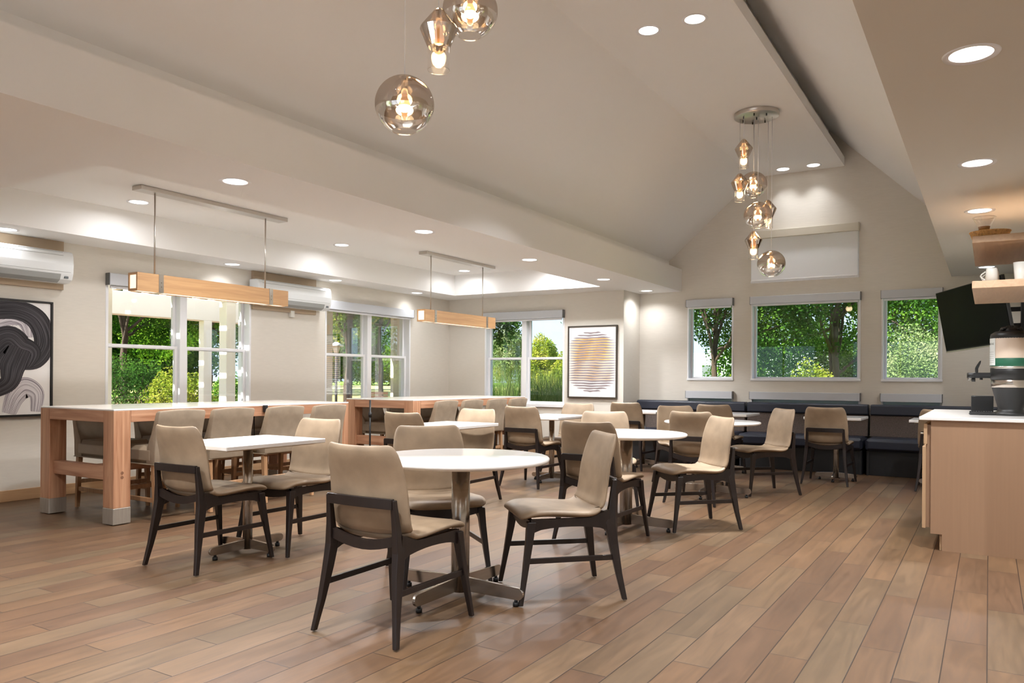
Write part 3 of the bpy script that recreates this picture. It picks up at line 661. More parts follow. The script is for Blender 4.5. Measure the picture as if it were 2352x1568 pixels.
# ------------------------------------------------------------------ counter stools
def make_stool():
    root = empty('counter_stool'); w_ = 0.215
    for sx in (-1, 1):
        MB().sweep([(0.19*sx, -0.222, 0.004), (0.188*sx, -0.196, 0.45)], [0.03, 0.04], [0.03, 0.042], [((1, 0, 0), (0, 1, 0))]*2).build('leg', MT['stoolwood'], root, bevel=0.002)
        MB().sweep([(0.19*sx, 0.232, 0.004), (0.188*sx, 0.215, 0.45)], [0.028, 0.04], [0.028, 0.04], [((1, 0, 0), (0, 1, 0))]*2).build('leg', MT['stoolwood'], root, bevel=0.002)
        MB().box(sx*0.181, sx*0.199, -0.19, 0.21, 0.15, 0.185, 0.002).build('stretcher', MT['stoolwood'], root)
    MB().box(-0.18, 0.18, 0.213, 0.232, 0.215, 0.25, 0.002).build('stretcher', MT['stoolwood'], root)
    MB().box(-0.18, 0.18, -0.215, -0.197, 0.215, 0.25, 0.002).build('stretcher', MT['stoolwood'], root)
    # upholstered seat box
    m = MB(); n = 6
    m.box(-w_, w_, -0.20, 0.245, 0.455, 0.60, 0.03)
    m.build('seat', MT['leather_light'], root, bevel=0.006)
    MB().box(-w_-0.004, w_+0.004, -0.235, 0.25, 0.452, 0.46, 0.002).build('welt', MT['leather_light'], root)
    # wrapped back: profile leans back, sides come forward at the bottom
    prof = [(0.46, -0.235, -0.12), (0.60, -0.24, -0.135), (0.70, -0.255, -0.185), (0.80, -0.278, -0.222), (0.87, -0.296, -0.246), (0.885, -0.294, -0.262)]
    m = MB(); nx = 8
    for i, (z, yb, yf) in enumerate(prof):
        hw = w_-0.002 if i < 5 else w_-0.012
        for j in range(nx+1):
            t = -1+2*j/nx; m.v.append((hw*t, yb-0.018*(1-t*t), z+0.012*(1-t*t)*(1 if i > 3 else 0)))
        for j in range(nx+1):
            t = 1-2*j/nx; m.v.append((hw*t, yf-0.018*(1-t*t)-0.045*(1-abs(t)**6)*(1 if i < 4 else 0.1), z+0.012*(1-t*t)*(1 if i > 3 else 0)))
    k = 2*(nx+1)
    for i in range(len(prof)-1):
        for j in range(k):
            q = (j+1) % k; m.f.append((i*k+j, i*k+q, (i+1)*k+q, (i+1)*k+j)); m.sm.append(True)
    m.f.append(tuple(reversed(range(k)))); m.sm.append(False); e = (len(prof)-1)*k; m.f.append(tuple(e+q for q in range(k))); m.sm.append(False)
    m.build('backrest', MT['stoolback'], root, bevel=0.005)
    return root
st0 = make_stool(); index_children(st0); usedS = []
def stool(x, y, deg, label):
    o = st0 if not usedS else dup(st0); usedS.append(1)
    o.location = (x, y, 0); o.rotation_euler = (0, 0, math.radians(deg-90)); tag(o, label, 'stool', 'taupe upholstered counter stools')
ordn = ['first', 'second', 'third', 'last']
near = 'taupe stool, back to us, room side of %s communal table, %s from its near end'
farr = 'taupe stool on the wall side of %s communal table, %s from its near end'
for k, y in enumerate((3.95, 4.46, 5.05, 5.62)): stool(-5.885, y, 180, near % ('nearer', ordn[k]))
for k, y in enumerate((3.99, 4.56, 5.12, 5.68)): stool(-6.645, y, 0, farr % ('nearer', ordn[k]))
for k, y in enumerate((7.58, 8.14, 8.72, 9.26)): stool(-5.885, y, 180, near % ('farther', ordn[k]))
for k, y in enumerate((7.62, 8.18, 8.74, 9.3)): stool(-6.645, y, 0, farr % ('farther', ordn[k]))

# ------------------------------------------------------------------ banquette
def bench(x0, x1, label):
    root = empty('banquette', ((x0+x1)/2, 10.7, 0), 0, label, 'bench', 'navy banquette sections'); a = (x1-x0)/2-0.006
    MB().box(-a+0.01, a-0.01, -0.29, 0.30, 0.0, 0.30, 0.003).build('base', MT['benchbase'], root)
    MB().box(-a, a, -0.36, 0.18, 0.30, 0.455, 0.03).build('seat', MT['navy'], root, bevel=0.012, bseg=3)
    # lumbar fabric and headroll lean slightly
    m = MB().prism([(0.10, 0.45), (0.155, 0.725), (0.30, 0.725), (0.30, 0.45)], -a, a, 'x'); m.build('back_cushion', MT['tweed'], root, bevel=0.01)
    m = MB().prism([(0.135, 0.722), (0.125, 0.74), (0.13, 0.84), (0.15, 0.858), (0.29, 0.858), (0.30, 0.84), (0.30, 0.722)], -a, a, 'x'); m.build('head_roll', MT['navy'], root, bevel=0.012, bseg=3)
    for x in (-a+0.03, a-0.03):
        MB().box(x-0.012, x+0.012, -0.31, -0.285, 0.0, 0.30).build('leg', MT['rubber'], root)
bench(-4.50, -2.88, 'navy banquette section in the corner, its left end at the return wall')
bench(-2.86, -1.315, 'navy banquette section in the middle, below the wide window')
bench(-1.30, 0.26, 'navy banquette section at right, running behind the counter')

# ------------------------------------------------------------------ linear pendants
def linear(y0, y1, label):
    xc = -6.155; root = empty('linear_pendant', (xc, (y0+y1)/2, 1.885), 0, label, 'pendant light', 'oak linear pendants'); b = (y1-y0)/2; a = 0.066; h = 0.155; t = 0.018
    m = MB().box(-a, -a+t, -b, b, 0, h).box(a-t, a, -b, b, 0, h).box(-a+t, a-t, -b, b, h-t, h)
    m.box(-a+t, a-t, -b, -b+0.02, 0.0, 0.02).box(-a+t, a-t, b-0.02, b, 0.0, 0.02)
    m.build('wood_housing', MT['fixwood'], root)
    m = MB().box(-a+t, a-t, -b+0.006, b-0.006, 0.004, h-t-0.002); m.build('diffuser', MT['ledwarm'], root)
    for y in (-b+0.22, b-0.22):
        m = MB().box(-a-0.003, -a, y-0.022, y+0.022, -0.003, h+0.003).box(a, a+0.003, y-0.022, y+0.022, -0.003, h+0.003).box(-a, a, y-0.022, y+0.022, h, h+0.003).box(-a, a, y-0.022, y+0.022, -0.003, 0)
        st = m.build('strap', MT['nickel'], root)
        m = MB()
        for z in (0.05, 0.085): m.cyl((a+0.003, y, z), (a+0.006, y, z), 0.004, seg=8)
        m.build('screw', MT['steel'], st)
        MB().cyl((0, y-0.02, h+0.003), (0, y-0.02, TZ-1.885-0.035), 0.007, seg=12).build('rod', MT['nickel'], root)
    MB().box(-0.066, 0.066, -b+0.03, b-0.01, TZ-1.885-0.038, TZ-1.885-0.001, 0.002).build('canopy', MT['nickel'], root)
    ld = bpy.data.lights.new('lamp', 'AREA'); ld.shape = 'RECTANGLE'; ld.size = 0.1; ld.size_y = 2*b-0.1; ld.energy = 6; ld.color = (1, 0.86, 0.68)
    lo = bpy.data.objects.new('lamp', ld); COL.objects.link(lo); lo.parent = root; lo.location = (0, 0, -0.006)
linear(3.86, 5.50, 'long oak linear pendant with steel straps above the nearer communal table')
linear(7.75, 9.39, 'long oak linear pendant with steel straps above the farther communal table')

# ------------------------------------------------------------------ glass pendants
def arc(r, a0, a1, n, sz=1.0): return [(max(0.0005, r*math.sin(a0+(a1-a0)*i/n)), r*sz*math.cos(a0+(a1-a0)*i/n)) for i in range(n+1)]
def globe_pendant(loc, ztop, label, r=0.145, sz=0.97, group=None, dxy=(0, 0)):
    root = empty('globe_pendant', loc, 0, label, 'pendant light', group)
    MB().lathe(arc(r, 0.20, PI*0.56, 14, sz), seg=40).build('smoked_shade', MT['smoky'], root)
    MB().lathe(arc(r, PI*0.56, PI-0.42, 12, sz), seg=40).build('clear_shade', MT['clear'], root)
    rb = r*math.sin(0.42); zb = -r*sz*math.cos(0.42)
    MB().lathe([(rb-0.002, zb-0.002), (rb+0.002, zb-0.002), (rb+0.002, zb+0.002), (rb-0.002, zb+0.002), (rb-0.002, zb-0.002)], seg=32).build('rim', MT['clear'], root)
    bt = MB().lathe([(0.013, 0.055), (0.014, 0.04), (0.02, 0.025), (0.028, 0.008), (0.030, -0.006)], seg=20).build('bulb', MT['bulb'], root)
    MB().lathe([(0.030, -0.006), (0.027, -0.02), (0.018, -0.031), (0.0005, -0.036)], seg=20).build('bulb_tip', MT['bulbtip'], bt)
    MB().cyl((0, 0, 0.052), (0, 0, r*sz*0.99), 0.017, seg=16).build('socket', MT['nickel'], root)
    zt = ztop-loc[2]
    MB().cyl((0, 0, r*sz), (0, 0, zt), 0.0028, seg=8).build('cord', MT['trimwhite'], root)
    ld = bpy.data.lights.new('lamp', 'POINT'); ld.energy = 1.2; ld.color = (1, 0.72, 0.42); ld.shadow_soft_size = 0.05
    lo = bpy.data.objects.new('lamp', ld); COL.objects.link(lo); lo.parent = root; lo.location = (0, 0, -0.045)
def lantern_pendant(loc, ztop, label, k=1.0, group=None):
    root = empty('lantern_pendant', loc, 0, label, 'pendant light', group)
    P_ = [(0.016, 0.150), (0.028, 0.138), (0.088, 0.062), (0.092, 0.052), (0.054, -0.038)]
    MB().lathe([(a*k, b*k) for a, b in P_], seg=36, smooth=False).build('smoked_shade', MT['smoky'], root)
    MB().lathe([(0.054*k, -0.030*k), (0.054*k, -0.148*k)], seg=32).build('clear_shade', MT['clear'], root)
    zb = -0.148*k; rb = 0.054*k
    MB().lathe([(rb-0.0015, zb-0.0015), (rb+0.0015, zb-0.0015), (rb+0.0015, zb+0.0015), (rb-0.0015, zb+0.0015), (rb-0.0015, zb-0.0015)], seg=28).build('rim', MT['clear'], root)
    MB().lathe([(0.013, 0.075), (0.016, 0.05), (0.026, 0.02), (0.029, 0.002), (0.022, -0.018), (0.0005, -0.028)], seg=20).build('bulb', MT['bulb'], root)
    MB().cyl((0, 0, 0.07), (0, 0, 0.15*k), 0.016, seg=16).build('socket', MT['nickel'], root)
    MB().cyl((0, 0, 0.15*k), (0, 0, ztop-loc[2]), 0.0028, seg=8).build('cord', MT['trimwhite'], root)
    ld = bpy.data.lights.new('lamp', 'POINT'); ld.energy = 0.9; ld.color = (1, 0.7, 0.4); ld.shadow_soft_size = 0.05
    lo = bpy.data.objects.new('lamp', ld); COL.objects.link(lo); lo.parent = root; lo.location = (0, 0, -0.05)
def canopy(c, label):
    root = empty('pendant_canopy', (c[0], c[1], 4.015), 0, label, 'ceiling canopy')
    MB().lathe([(0.0005, -0.045), (0.222, -0.045), (0.23, -0.04), (0.23, -0.001)], seg=56).build('plate', MT['nickel'], root)
    m = MB()
    for i in range(7):
        a = 2*PI*i/7+0.3; q = 0.15 if i else 0.0
        m.cyl((q*math.cos(a), q*math.sin(a), -0.046), (q*math.cos(a), q*math.sin(a), -0.07), 0.007, seg=10)
    m.build('cord_grip', MT['black'], root)
def cluster(c, tone, items):
    """items: kind, lateral offset along the view row, depth offset, z"""
    for kind, lat, dep, z, lab in items:
        p = Vector((c[0], c[1], 0))+rt*lat+fw*dep
        if kind == 'g': globe_pendant((p.x, p.y, z), 3.97, lab, group=tone)
        else: lantern_pendant((p.x, p.y, z), 3.97, lab, group=tone)
CF = (-2.13, 8.39)
canopy(CF, 'round satin nickel canopy on the ridge panel above the far pendant cluster')
cluster(CF, 'far pendant cluster', [
    ('l', -0.153, -0.06, 3.565, 'smoked glass lantern pendant, highest of the far cluster'),
    ('l', -0.158, 0.06, 3.235, 'smoked glass lantern pendant hanging second highest on the left of far cluster'),
    ('g', 0.02, 0.16, 3.29, 'smoked glass globe pendant, highest globe of the far cluster'),
    ('g', 0.004, -0.05, 2.915, 'smoked glass globe pendant, middle globe of the far cluster'),
    ('l', 0.165, 0.12, 2.965, 'smoked glass lantern pendant on the right of the far cluster'),
    ('l', 0.0, 0.08, 2.62, 'smoked glass lantern pendant, lowest lantern, in front of the white shade'),
    ('g', 0.16, -0.02, 2.405, 'smoked glass globe pendant, lowest of the far cluster')])
CN = (-2.33, 3.14)
canopy(CN, 'round satin nickel canopy on the ridge panel above the near pendant cluster')
cluster(CN, 'near pendant cluster', [
    ('l', -0.1, 0.13, 3.35, 'smoked glass lantern pendant high above the frame in the near cluster'),
    ('g', 0.10, 0.15, 3.085, 'smoked glass globe pendant cut by the top edge of the picture')])
globe_pendant((-2.454, 2.95, 2.505), 3.97, 'smoked glass globe pendant, lowest of the near cluster, hanging lowest at top centre', group='near pendant cluster')
lantern_pendant((-2.36, 3.10, 2.86), 3.97, 'smoked glass lantern pendant between the two globes of the near cluster', k=1.03, group='near pendant cluster')

# ------------------------------------------------------------------ air conditioners
def aircon(y0, y1, label, by0, by1):
    root = empty('air_conditioner', (XL, (y0+y1)/2, 2.05), 0, label, 'air conditioner', 'wall mounted air conditioners'); b = (y1-y0)/2
    pr = [(0.035, 0.0), (0.135, 0.0), (0.185, 0.03), (0.205, 0.085), (0.212, 0.17), (0.205, 0.255), (0.19, 0.292), (0.15, 0.302), (0.035, 0.302)]
    MB().prism([(p[0], p[1]) for p in pr], -b, b, 'y').build('housing', MT['acwhite'], root, bevel=0.012, bseg=3)
    m = MB().prism([(0.138, -0.002), (0.187, 0.027), (0.205, 0.074), (0.203, 0.078), (0.184, 0.032), (0.136, 0.003)], -b+0.05, b-0.12, 'y'); m.build('louver', MT['acgrey'], root)
    m = MB().box(0.2055, 0.2085, -b+0.03, b-0.03, 0.098, 0.101).box(0.203, 0.2065, -b+0.06, b-0.1, 0.252, 0.256).box(0.19, 0.195, -b+0.06, b-0.1, 0.285, 0.288); m.build('panel_seam', MT['acgrey'], root)
    MB().box(0.180, 0.204, b-0.085, b-0.05, 0.04, 0.06).build('badge', MT['ink'], root)
    MB().box(0.0, 0.035, by0-(y0+y1)/2, by1-(y0+y1)/2, -0.055, ZC-2.05-0.002).build('mounting_board', MT['board'], root)
aircon(3.05, 4.095, 'white wall air conditioner at the left edge, above the black brush painting', 2.9, 4.09)
aircon(6.30, 7.51, 'white wall air conditioner between the two wall windows', 6.36, 7.40)
tag(MB().box(XL+0.001, XL+0.045, 6.955, 7.02, 1.935, 2.02, 0.004).build('junction_box', MT['ceramic']), 'small white junction box under the second air conditioner', 'box')

# ------------------------------------------------------------------ framed art
def ribbon(m, pts, ws, plane, off):
    """flat tapering stroke on plane; pts (u,z)"""
    n = len(pts); L = []; Rr = []
    for i in range(n):
        a = pts[max(0, i-1)]; b = pts[min(n-1, i+1)]; du, dz = b[0]-a[0], b[1]-a[1]; q = math.hypot(du, dz) or 1
        nu, nz = -dz/q, du/q; L.append((pts[i][0]+nu*ws[i]/2, pts[i][1]+nz*ws[i]/2)); Rr.append((pts[i][0]-nu*ws[i]/2, pts[i][1]-nz*ws[i]/2))
    def to(p): return (off, p[0], p[1]) if plane == 'x' else (p[0], off, p[1])
    vs = [to(p) for p in L]+[to(p) for p in Rr]
    m.add(vs, [(i, i+1, n+i+1, n+i) for i in range(n-1)])
def ink_mat(name, ca, cb, nsc, dist=2.0, lo=0.42, hi=0.6):
    m = bpy.data.materials.new(name); m.use_nodes = True; n = m.node_tree.nodes; l = m.node_tree.links; b = n['Principled BSDF']; b.inputs['Roughness'].default_value = 0.8
    uv = n.new('ShaderNodeUVMap'); mp = n.new('ShaderNodeMapping'); mp.inputs['Scale'].default_value = nsc; l.new(uv.outputs[0], mp.inputs[0])
    nz = n.new('ShaderNodeTexNoise'); nz.inputs['Scale'].default_value = 1; nz.inputs['Detail'].default_value = 5; l.new(mp.outputs[0], nz.inputs[0])
    rp = n.new('ShaderNodeValToRGB'); rp.color_ramp.elements[0].position = lo; rp.color_ramp.elements[1].position = hi
    rp.color_ramp.elements[0].color = lin(ca); rp.color_ramp.elements[1].color = lin(cb); l.new(nz.outputs[0], rp.inputs[0]); l.new(rp.outputs[0], b.inputs['Base Color'])
    return m
def stroke_obj(name, pts, ws, off, m, parent, clip):
    """brush stroke with streaks along its length (UV: along, across), clipped to the canvas"""
    S = []
    for i in range(len(pts)-1):           # Catmull-Rom
        p = [pts[max(0, i-1)], pts[i], pts[i+1], pts[min(len(pts)-1, i+2)]]
        for k in range(8):
            t = k/8
            f = lambda j: 0.5*((2*p[1][j])+(-p[0][j]+p[2][j])*t+(2*p[0][j]-5*p[1][j]+4*p[2][j]-p[3][j])*t*t+(-p[0][j]+3*p[1][j]-3*p[2][j]+p[3][j])*t**3)
            S.append((f(0), f(1), ws[i]+(ws[i+1]-ws[i])*t))
    S.append((*pts[-1], ws[-1]))
    n = len(S); K = 10; V = []; UV = []; u = 0
    for i in range(n):
        a = S[max(0, i-1)]; b = S[min(n-1, i+1)]; du, dz = b[0]-a[0], b[1]-a[1]; q = math.hypot(du, dz) or 1
        if i: u += math.hypot(S[i][0]-S[i-1][0], S[i][1]-S[i-1][1])
        nu, nz = -dz/q, du/q
        for k in range(K+1):
            t = (k/K-0.5)*S[i][2]; y = min(clip[1], max(clip[0], S[i][0]+nu*t)); z = min(clip[3], max(clip[2], S[i][1]+nz*t))
            V.append((off, y, z)); UV.append((u, k/K))
    F = [(i*(K+1)+k, (i+1)*(K+1)+k, (i+1)*(K+1)+k+1, i*(K+1)+k+1) for i in range(n-1) for k in range(K)]
    me = bpy.data.meshes.new(name); me.from_pydata(V, [], F); uvl = me.uv_layers.new()
    for lp in me.loops: uvl.data[lp.index].uv = UV[lp.vertex_index]
    me.materials.append(m); o = bpy.data.objects.new(name, me); COL.objects.link(o); o.parent = parent; return o
PY0, PY1, PZ0, PZ1 = 2.92, 3.99, 0.78, 1.868
pic = empty('framed_painting', (XL, (PY0+PY1)/2, PZ0), 0, 'black framed abstract painting of bold dark brush strokes on white, at the left edge', 'painting')
b = (PY1-PY0)/2; h = PZ1-PZ0; t = 0.016
m = MB().box(0.001, 0.045, -b, -b+t, 0, h).box(0.001, 0.045, b-t, b, 0, h).box(0.001, 0.045, -b+t, b-t, 0, t).box(0.001, 0.045, -b+t, b-t, h-t, h); m.build('frame', MT['blackframe'], pic)
MB().box(0.001, 0.030, -b+t+0.004, b-t-0.004, t+0.004, h-t-0.004).build('canvas', MT['paper'], pic)
INK = ink_mat('black_ink_streaks', (26, 24, 28), (92, 88, 94), (1.6, 26, 1), lo=0.45, hi=0.72)
INK2 = ink_mat('thin_violet_wash', (110, 100, 112), (226, 222, 226), (1.4, 30, 1), lo=0.40, hi=0.58)
clip = (-b+t+0.006, b-t-0.006, t+0.006, h-t-0.006); fr_ = lambda py, pz: (py-(PY0+PY1)/2, pz-PZ0)
def from_px(l):   # px on the photo -> wall coordinates of this painting (left wall plane)
    out = []
    for px, py in l:
        d = fw+cx*((px-1176)/FPX)+cy*((HY-py)/FPX); tt = (XL+0.03)/d.x; out.append(fr_(d.y*tt, HCAM+d.z*tt))
    return out
stroke_obj('wash_stroke', from_px([(-60, 752), (-10, 728), (30, 716), (62, 735), (70, 775)]), [0.10, 0.2, 0.26, 0.2, 0.08], 0.0315, INK2, pic, clip)
stroke_obj('wash_stroke', from_px([(20, 950), (34, 912), (58, 890), (84, 905), (82, 945)]), [0.12, 0.17, 0.2, 0.14, 0.09], 0.0312, INK2, pic, clip)
stroke_obj('brush_stroke', from_px([(-330, 790), (-240, 740), (-90, 716), (-20, 712), (40, 712), (85, 735), (103, 785), (80, 825), (35, 832)]), [0.05, 0.10, 0.16, 0.17, 0.18, 0.2, 0.2, 0.18, 0.12], 0.0325, INK, pic, clip)
stroke_obj('brush_stroke', from_px([(-300, 900), (-170, 930), (-60, 870), (-10, 800), (20, 780), (45, 800), (70, 812), (62, 842)]), [0.06, 0.18, 0.24, 0.26, 0.26, 0.26, 0.2, 0.06], 0.0335, INK, pic, clip)
stroke_obj('brush_stroke', from_px([(48, 800), (30, 840), (18, 880), (-30, 905)]), [0.2, 0.22, 0.16, 0.1], 0.0342, INK, pic, clip)
AX0, AX1, AZ0, AZ1 = -5.432, -4.628, 0.880, 1.960
pic = empty('framed_print', ((AX0+AX1)/2, YW, AZ0), 0, 'dark framed print of grey and orange horizontal brush bands in an oval', 'painting')
a = (AX1-AX0)/2; h = AZ1-AZ0; t = 0.016
m = MB().box(-a, -a+t, -0.045, -0.001, 0, h).box(a-t, a, -0.045, -0.001, 0, h).box(-a+t, a-t, -0.045, -0.001, 0, t).box(-a+t, a-t, -0.045, -0.001, h-t, h); m.build('frame', MT['bronzeframe'], pic)
MB().box(-a+t+0.003, a-t-0.003, -0.030, -0.001, t+0.003, h-t-0.003).build('canvas', MT['paper'], pic)
gm = mat('grey_violet_paint', (138, 126, 128), rough=0.85, noise=0.22, nscale=(7, 7, 30)); om = mat('ochre_paint', (226, 172, 96), rough=0.85, noise=0.15, nscale=(5, 5, 20))
aw = a-t-0.004
mg, mo = MB(), MB()
NB = 24
for k in range(NB):
    z = h*0.90-k*(h*0.80/(NB-1)); f = (z-h*0.5)/(h*0.415); wdt = min(aw, 0.50*math.sqrt(max(0.02, 1-f*f))*0.98+0.015)
    ph = 1.3+0.28*k+R.uniform(-0.25, 0.25); n = 16
    def line(zz, th, ww, amp): 
        return [(-ww+2*ww*i/n, zz+amp*math.sin(ph+i*0.5)+0.0015*math.sin(ph*2+i*1.3)) for i in range(n+1)], [max(0.003, th*(1-abs(2*i/n-1)**(6)))*(0.95+0.15*math.sin(ph+i)) for i in range(n+1)]
    if 1 < k < 19:
        p, q = line(z-0.019, 0.017 if k < 11 else 0.007, min(aw, wdt*0.98), 0.004); ribbon(mo, p, q, 'y', -0.0308)
    p, q = line(z, 0.024, wdt, 0.004); ribbon(mg, p, q, 'y', -0.0316)
mo.build('ochre_bands', om, pic); mg.build('grey_bands', gm, pic)

# ------------------------------------------------------------------ serving counter
CY0, CY1 = 6.06, 7.75
root = empty('serving_counter', (-0.34, CY0, 0), 0, 'tan laminate serving cabinet with toe kick at the right edge', 'cabinet')
D = XR-0.003+0.34
MB().prism([(0.07, 0.0), (0.07, 0.112), (0.0, 0.112), (0.0, 0.893), (D, 0.893), (D, 0.0)], 0.0, 0.02, 'y').build('end_panel', MT['lamin'], root)
MB().box(0.004, D, 0.02, CY1-CY0, 0.112, 0.893).box(0.055, D, 0.02, CY1-CY0, 0.0, 0.112).build('carcass', MT['laminedge'], root)
L = (CY1-CY0-0.01)/3
for i in range(3):
    y0 = 0.006+i*L; y1 = y0+L-0.006
    d = MB().box(-0.052, -0.03, y0, y1, 0.145, 0.712, 0.002).build('door', MT['laminedge'], root)
    MB().cyl((-0.052, y1-0.05, 0.55), (-0.052, y1-0.05, 0.65), 0.005, seg=8).cyl((-0.052, y1-0.05, 0.55), (-0.04, y1-0.05, 0.55), 0.004, seg=8).build('handle', MT['nickel'], d)
    d = MB().box(-0.044, -0.022, y0, y1, 0.728, 0.868, 0.002).build('drawer', MT['laminedge'], root)
    MB().cyl((-0.065, y0+0.02, 0.80), (-0.044, y0+0.02, 0.80), 0.006, seg=10).build('knob', MT['nickel'], d)
    MB().box(-0.03, -0.0, y0+0.02, y1-0.02, 0.15, 0.86).build('face_frame', MT['darkwood'] if False else MT['lamin'], root)
tag(MB().box(-0.412, XR-0.003, CY0-0.02, CY1+0.02, 0.894, 0.917, 0.003).build('worktop', MT['quartz']), 'white stone worktop on the tan serving cabinet', 'worktop')
# coffee dispenser on the worktop
ux, uy, uz = 0.135, 6.72, 0.917
root = empty('coffee_dispenser', (ux, uy, uz), 0, 'black insulated coffee dispenser with cream and green label on the worktop', 'coffee dispenser')
MB().lathe([(0.0005, 0), (0.118, 0), (0.122, 0.006), (0.12, 0.018), (0.085, 0.03), (0.080, 0.05), (0.118, 0.20), (0.12, 0.205), (0.0005, 0.205)], seg=48).build('pedestal', MT['black'], root)
MB().lathe([(0.121, 0.203), (0.124, 0.205), (0.124, 0.262), (0.121, 0.264)], seg=48).build('steel_collar', MT['steel'], root)
MB().lathe([(0.120, 0.26), (0.128, 0.262), (0.129, 0.34), (0.126, 0.343)], seg=48).build('lower_band', MT['black'], root)
MB().lathe([(0.126, 0.34), (0.131, 0.342), (0.131, 0.356), (0.127, 0.358)], seg=48).build('steel_ring', MT['nickel'], root)
MB().lathe([(0.128, 0.356), (0.1305, 0.357), (0.1305, 0.562), (0.128, 0.563)], seg=64).build('label_sleeve', MT['cream'], root)
MB().lathe([(0.1308, 0.358), (0.1315, 0.359), (0.1315, 0.416), (0.1308, 0.417)], seg=64).build('green_band', MT['green'], root)
MB().lathe([(0.1305, 0.56), (0.131, 0.575), (0.126, 0.595), (0.10, 0.612), (0.07, 0.615), (0.068, 0.635), (0.060, 0.645), (0.0005, 0.648)], seg=48).build('lid', MT['black'], root)
hp = [(-0.075+0.15*i/10, 0.055, 0.60+0.045*math.sin(PI*i/10)**0.6) for i in range(11)]
MB().tube([(p[0], -p[1], p[2]) for p in hp], 0.010, seg=10).build('carry_handle', MT['black'], root)
def arc_patch(m, r, a0, a1, z0, z1, n=8):
    vs = []
    for i in range(n+1):
        a_ = a0+(a1-a0)*i/n; vs += [(r*math.cos(a_), r*math.sin(a_), z0), (r*math.cos(a_), r*math.sin(a_), z1)]
    m.add(vs, [(2*i, 2*i+2, 2*i+3, 2*i+1) for i in range(n)])
m = MB(); arc_patch(m, 0.1322, math.radians(176), math.radians(222), 0.365, 0.562); m.build('white_label', MT['whitelabel'], root)
# small printed lettering on the label: BREATHE with rule lines
def arc_text(s, ang0, z, hgt, r=0.1328, step=6.0):
    F = {'B': [(0,0,0,1),(0,1,.7,1),(.7,1,.7,.5),(0,.5,.7,.5),(.7,.5,.7,0),(0,0,.7,0)], 'R': [(0,0,0,1),(0,1,.7,1),(.7,1,.7,.5),(0,.5,.7,.5),(.3,.5,.7,0)], 'E': [(0,0,0,1),(0,1,.7,1),(0,.5,.6,.5),(0,0,.7,0)],
         'A': [(0,0,.35,1),(.35,1,.7,0),(.15,.4,.55,.4)], 'T': [(0,1,.7,1),(.35,1,.35,0)], 'H': [(0,0,0,1),(.7,0,.7,1),(0,.5,.7,.5)]}
    m = MB()
    for k, chh in enumerate(s):
        for (a_, b_, c_, d_) in F[chh]:
            p = []
            for (u_, v_) in ((a_, b_), (c_, d_)):
                an = math.radians(ang0+k*step+u_*step*0.62); p.append((r*math.cos(an), r*math.sin(an), z+v_*hgt))
            m.cyl(p[0], p[1], 0.0009, seg=4)
    return m
arc_text('BREATHE', 178, 0.515, 0.014).build('label_text', MT['ink'], root)
m = MB()
for z in (0.462, 0.445, 0.430, 0.415, 0.40, 0.385):
    arc_patch(m, 0.1326, math.radians(180), math.radians(216), z, z+0.0012)
m.build('label_rules', MT['ink'], root)
MB().box(-0.25, -0.11, -0.03, 0.03, 0.272, 0.312, 0.012).cyl((-0.245, 0, 0.272), (-0.245, 0, 0.31), 0.032, seg=24).cyl((-0.235, 0, 0.245), (-0.235, 0, 0.275), 0.013, seg=16).cyl((-0.185, 0, 0.258), (-0.185, 0, 0.275), 0.01, seg=12).build('spout_arm', MT['black'], root)
MB().cyl((-0.255, 0, 0.255), (-0.255, 0, 0.3125), 0.018, seg=16).build('sight_glass', MT['clear'], root)
MB().box(-0.225, -0.205, -0.01, 0.01, 0.31, 0.345, 0.004).prism([(-0.225, 0.345), (-0.205, 0.34), (-0.188, 0.385), (-0.186, 0.402), (-0.196, 0.398), (-0.216, 0.365)], -0.011, 0.011, 'y').build('tap_lever', MT['black'], root)
MB().box(-0.262, 0.11, -0.075, 0.075, 0.0, 0.018, 0.008).build('base_plate', MT['black'], root)
g = MB()
for i in range(9): g.box(-0.25+i*0.016, -0.243+i*0.016, -0.06, 0.06, 0.018, 0.024)
g.box(-0.255, -0.115, -0.066, -0.06, 0.016, 0.025).box(-0.255, -0.115, 0.06, 0.066, 0.016, 0.025).box(-0.258, -0.252, -0.066, 0.066, 0.016, 0.025); g.build('drip_grate', MT['rubber'], root)
tag(MB().box(-0.118, 0.03, 6.98, 7.12, 0.917, 1.052, 0.003).build('condiment_box', MT['black']), 'plain black box behind the coffee dispenser on the worktop', 'box')

# ------------------------------------------------------------------ wall shelves and what stands on them
for (z0, z1, lab) in ((2.105, 2.152, 'pale oak floating shelf, the upper one, carrying a basket and glass'), (1.795, 1.846, 'pale oak floating shelf, the lower one, carrying white cups')):
    tag(MB().box(-0.103, XR-0.002, 6.12, 7.36, z0, z1, 0.003).build('wall_shelf', MT['shelfwood']), lab, 'shelf', 'floating wall shelves')
ZS = 1.846; ZU = 2.152
def cup_profile(h, r0, r1): return [(0.0005, 0.0), (r0*0.85, 0.0), (r0, 0.006), (r1, h), (r1-0.004, h), (r0-0.005, 0.012), (0.0005, 0.01)]
def mug(x, y, z, label, ang=PI, sc=1.0):
    root = empty('mug', (x, y, z), 0, label, 'mug', 'white mugs on the lower shelf')
    MB().lathe([(0.0005, 0.098*sc), (0.031, 0.098*sc), (0.034, 0.092*sc), (0.041, 0.0), (0.037, 0.0), (0.031, 0.085*sc), (0.0005, 0.09*sc)], seg=32).build('body', MT['ceramic'], root)
    pts = []
    for i in range(9):
        t_ = PI*i/8; q = 0.036+0.030*math.sin(t_); pts.append((q*math.cos(ang), q*math.sin(ang), 0.018+0.058*(i/8)))
    MB().tube(pts, 0.005, seg=8).build('handle', MT['ceramic'], root)
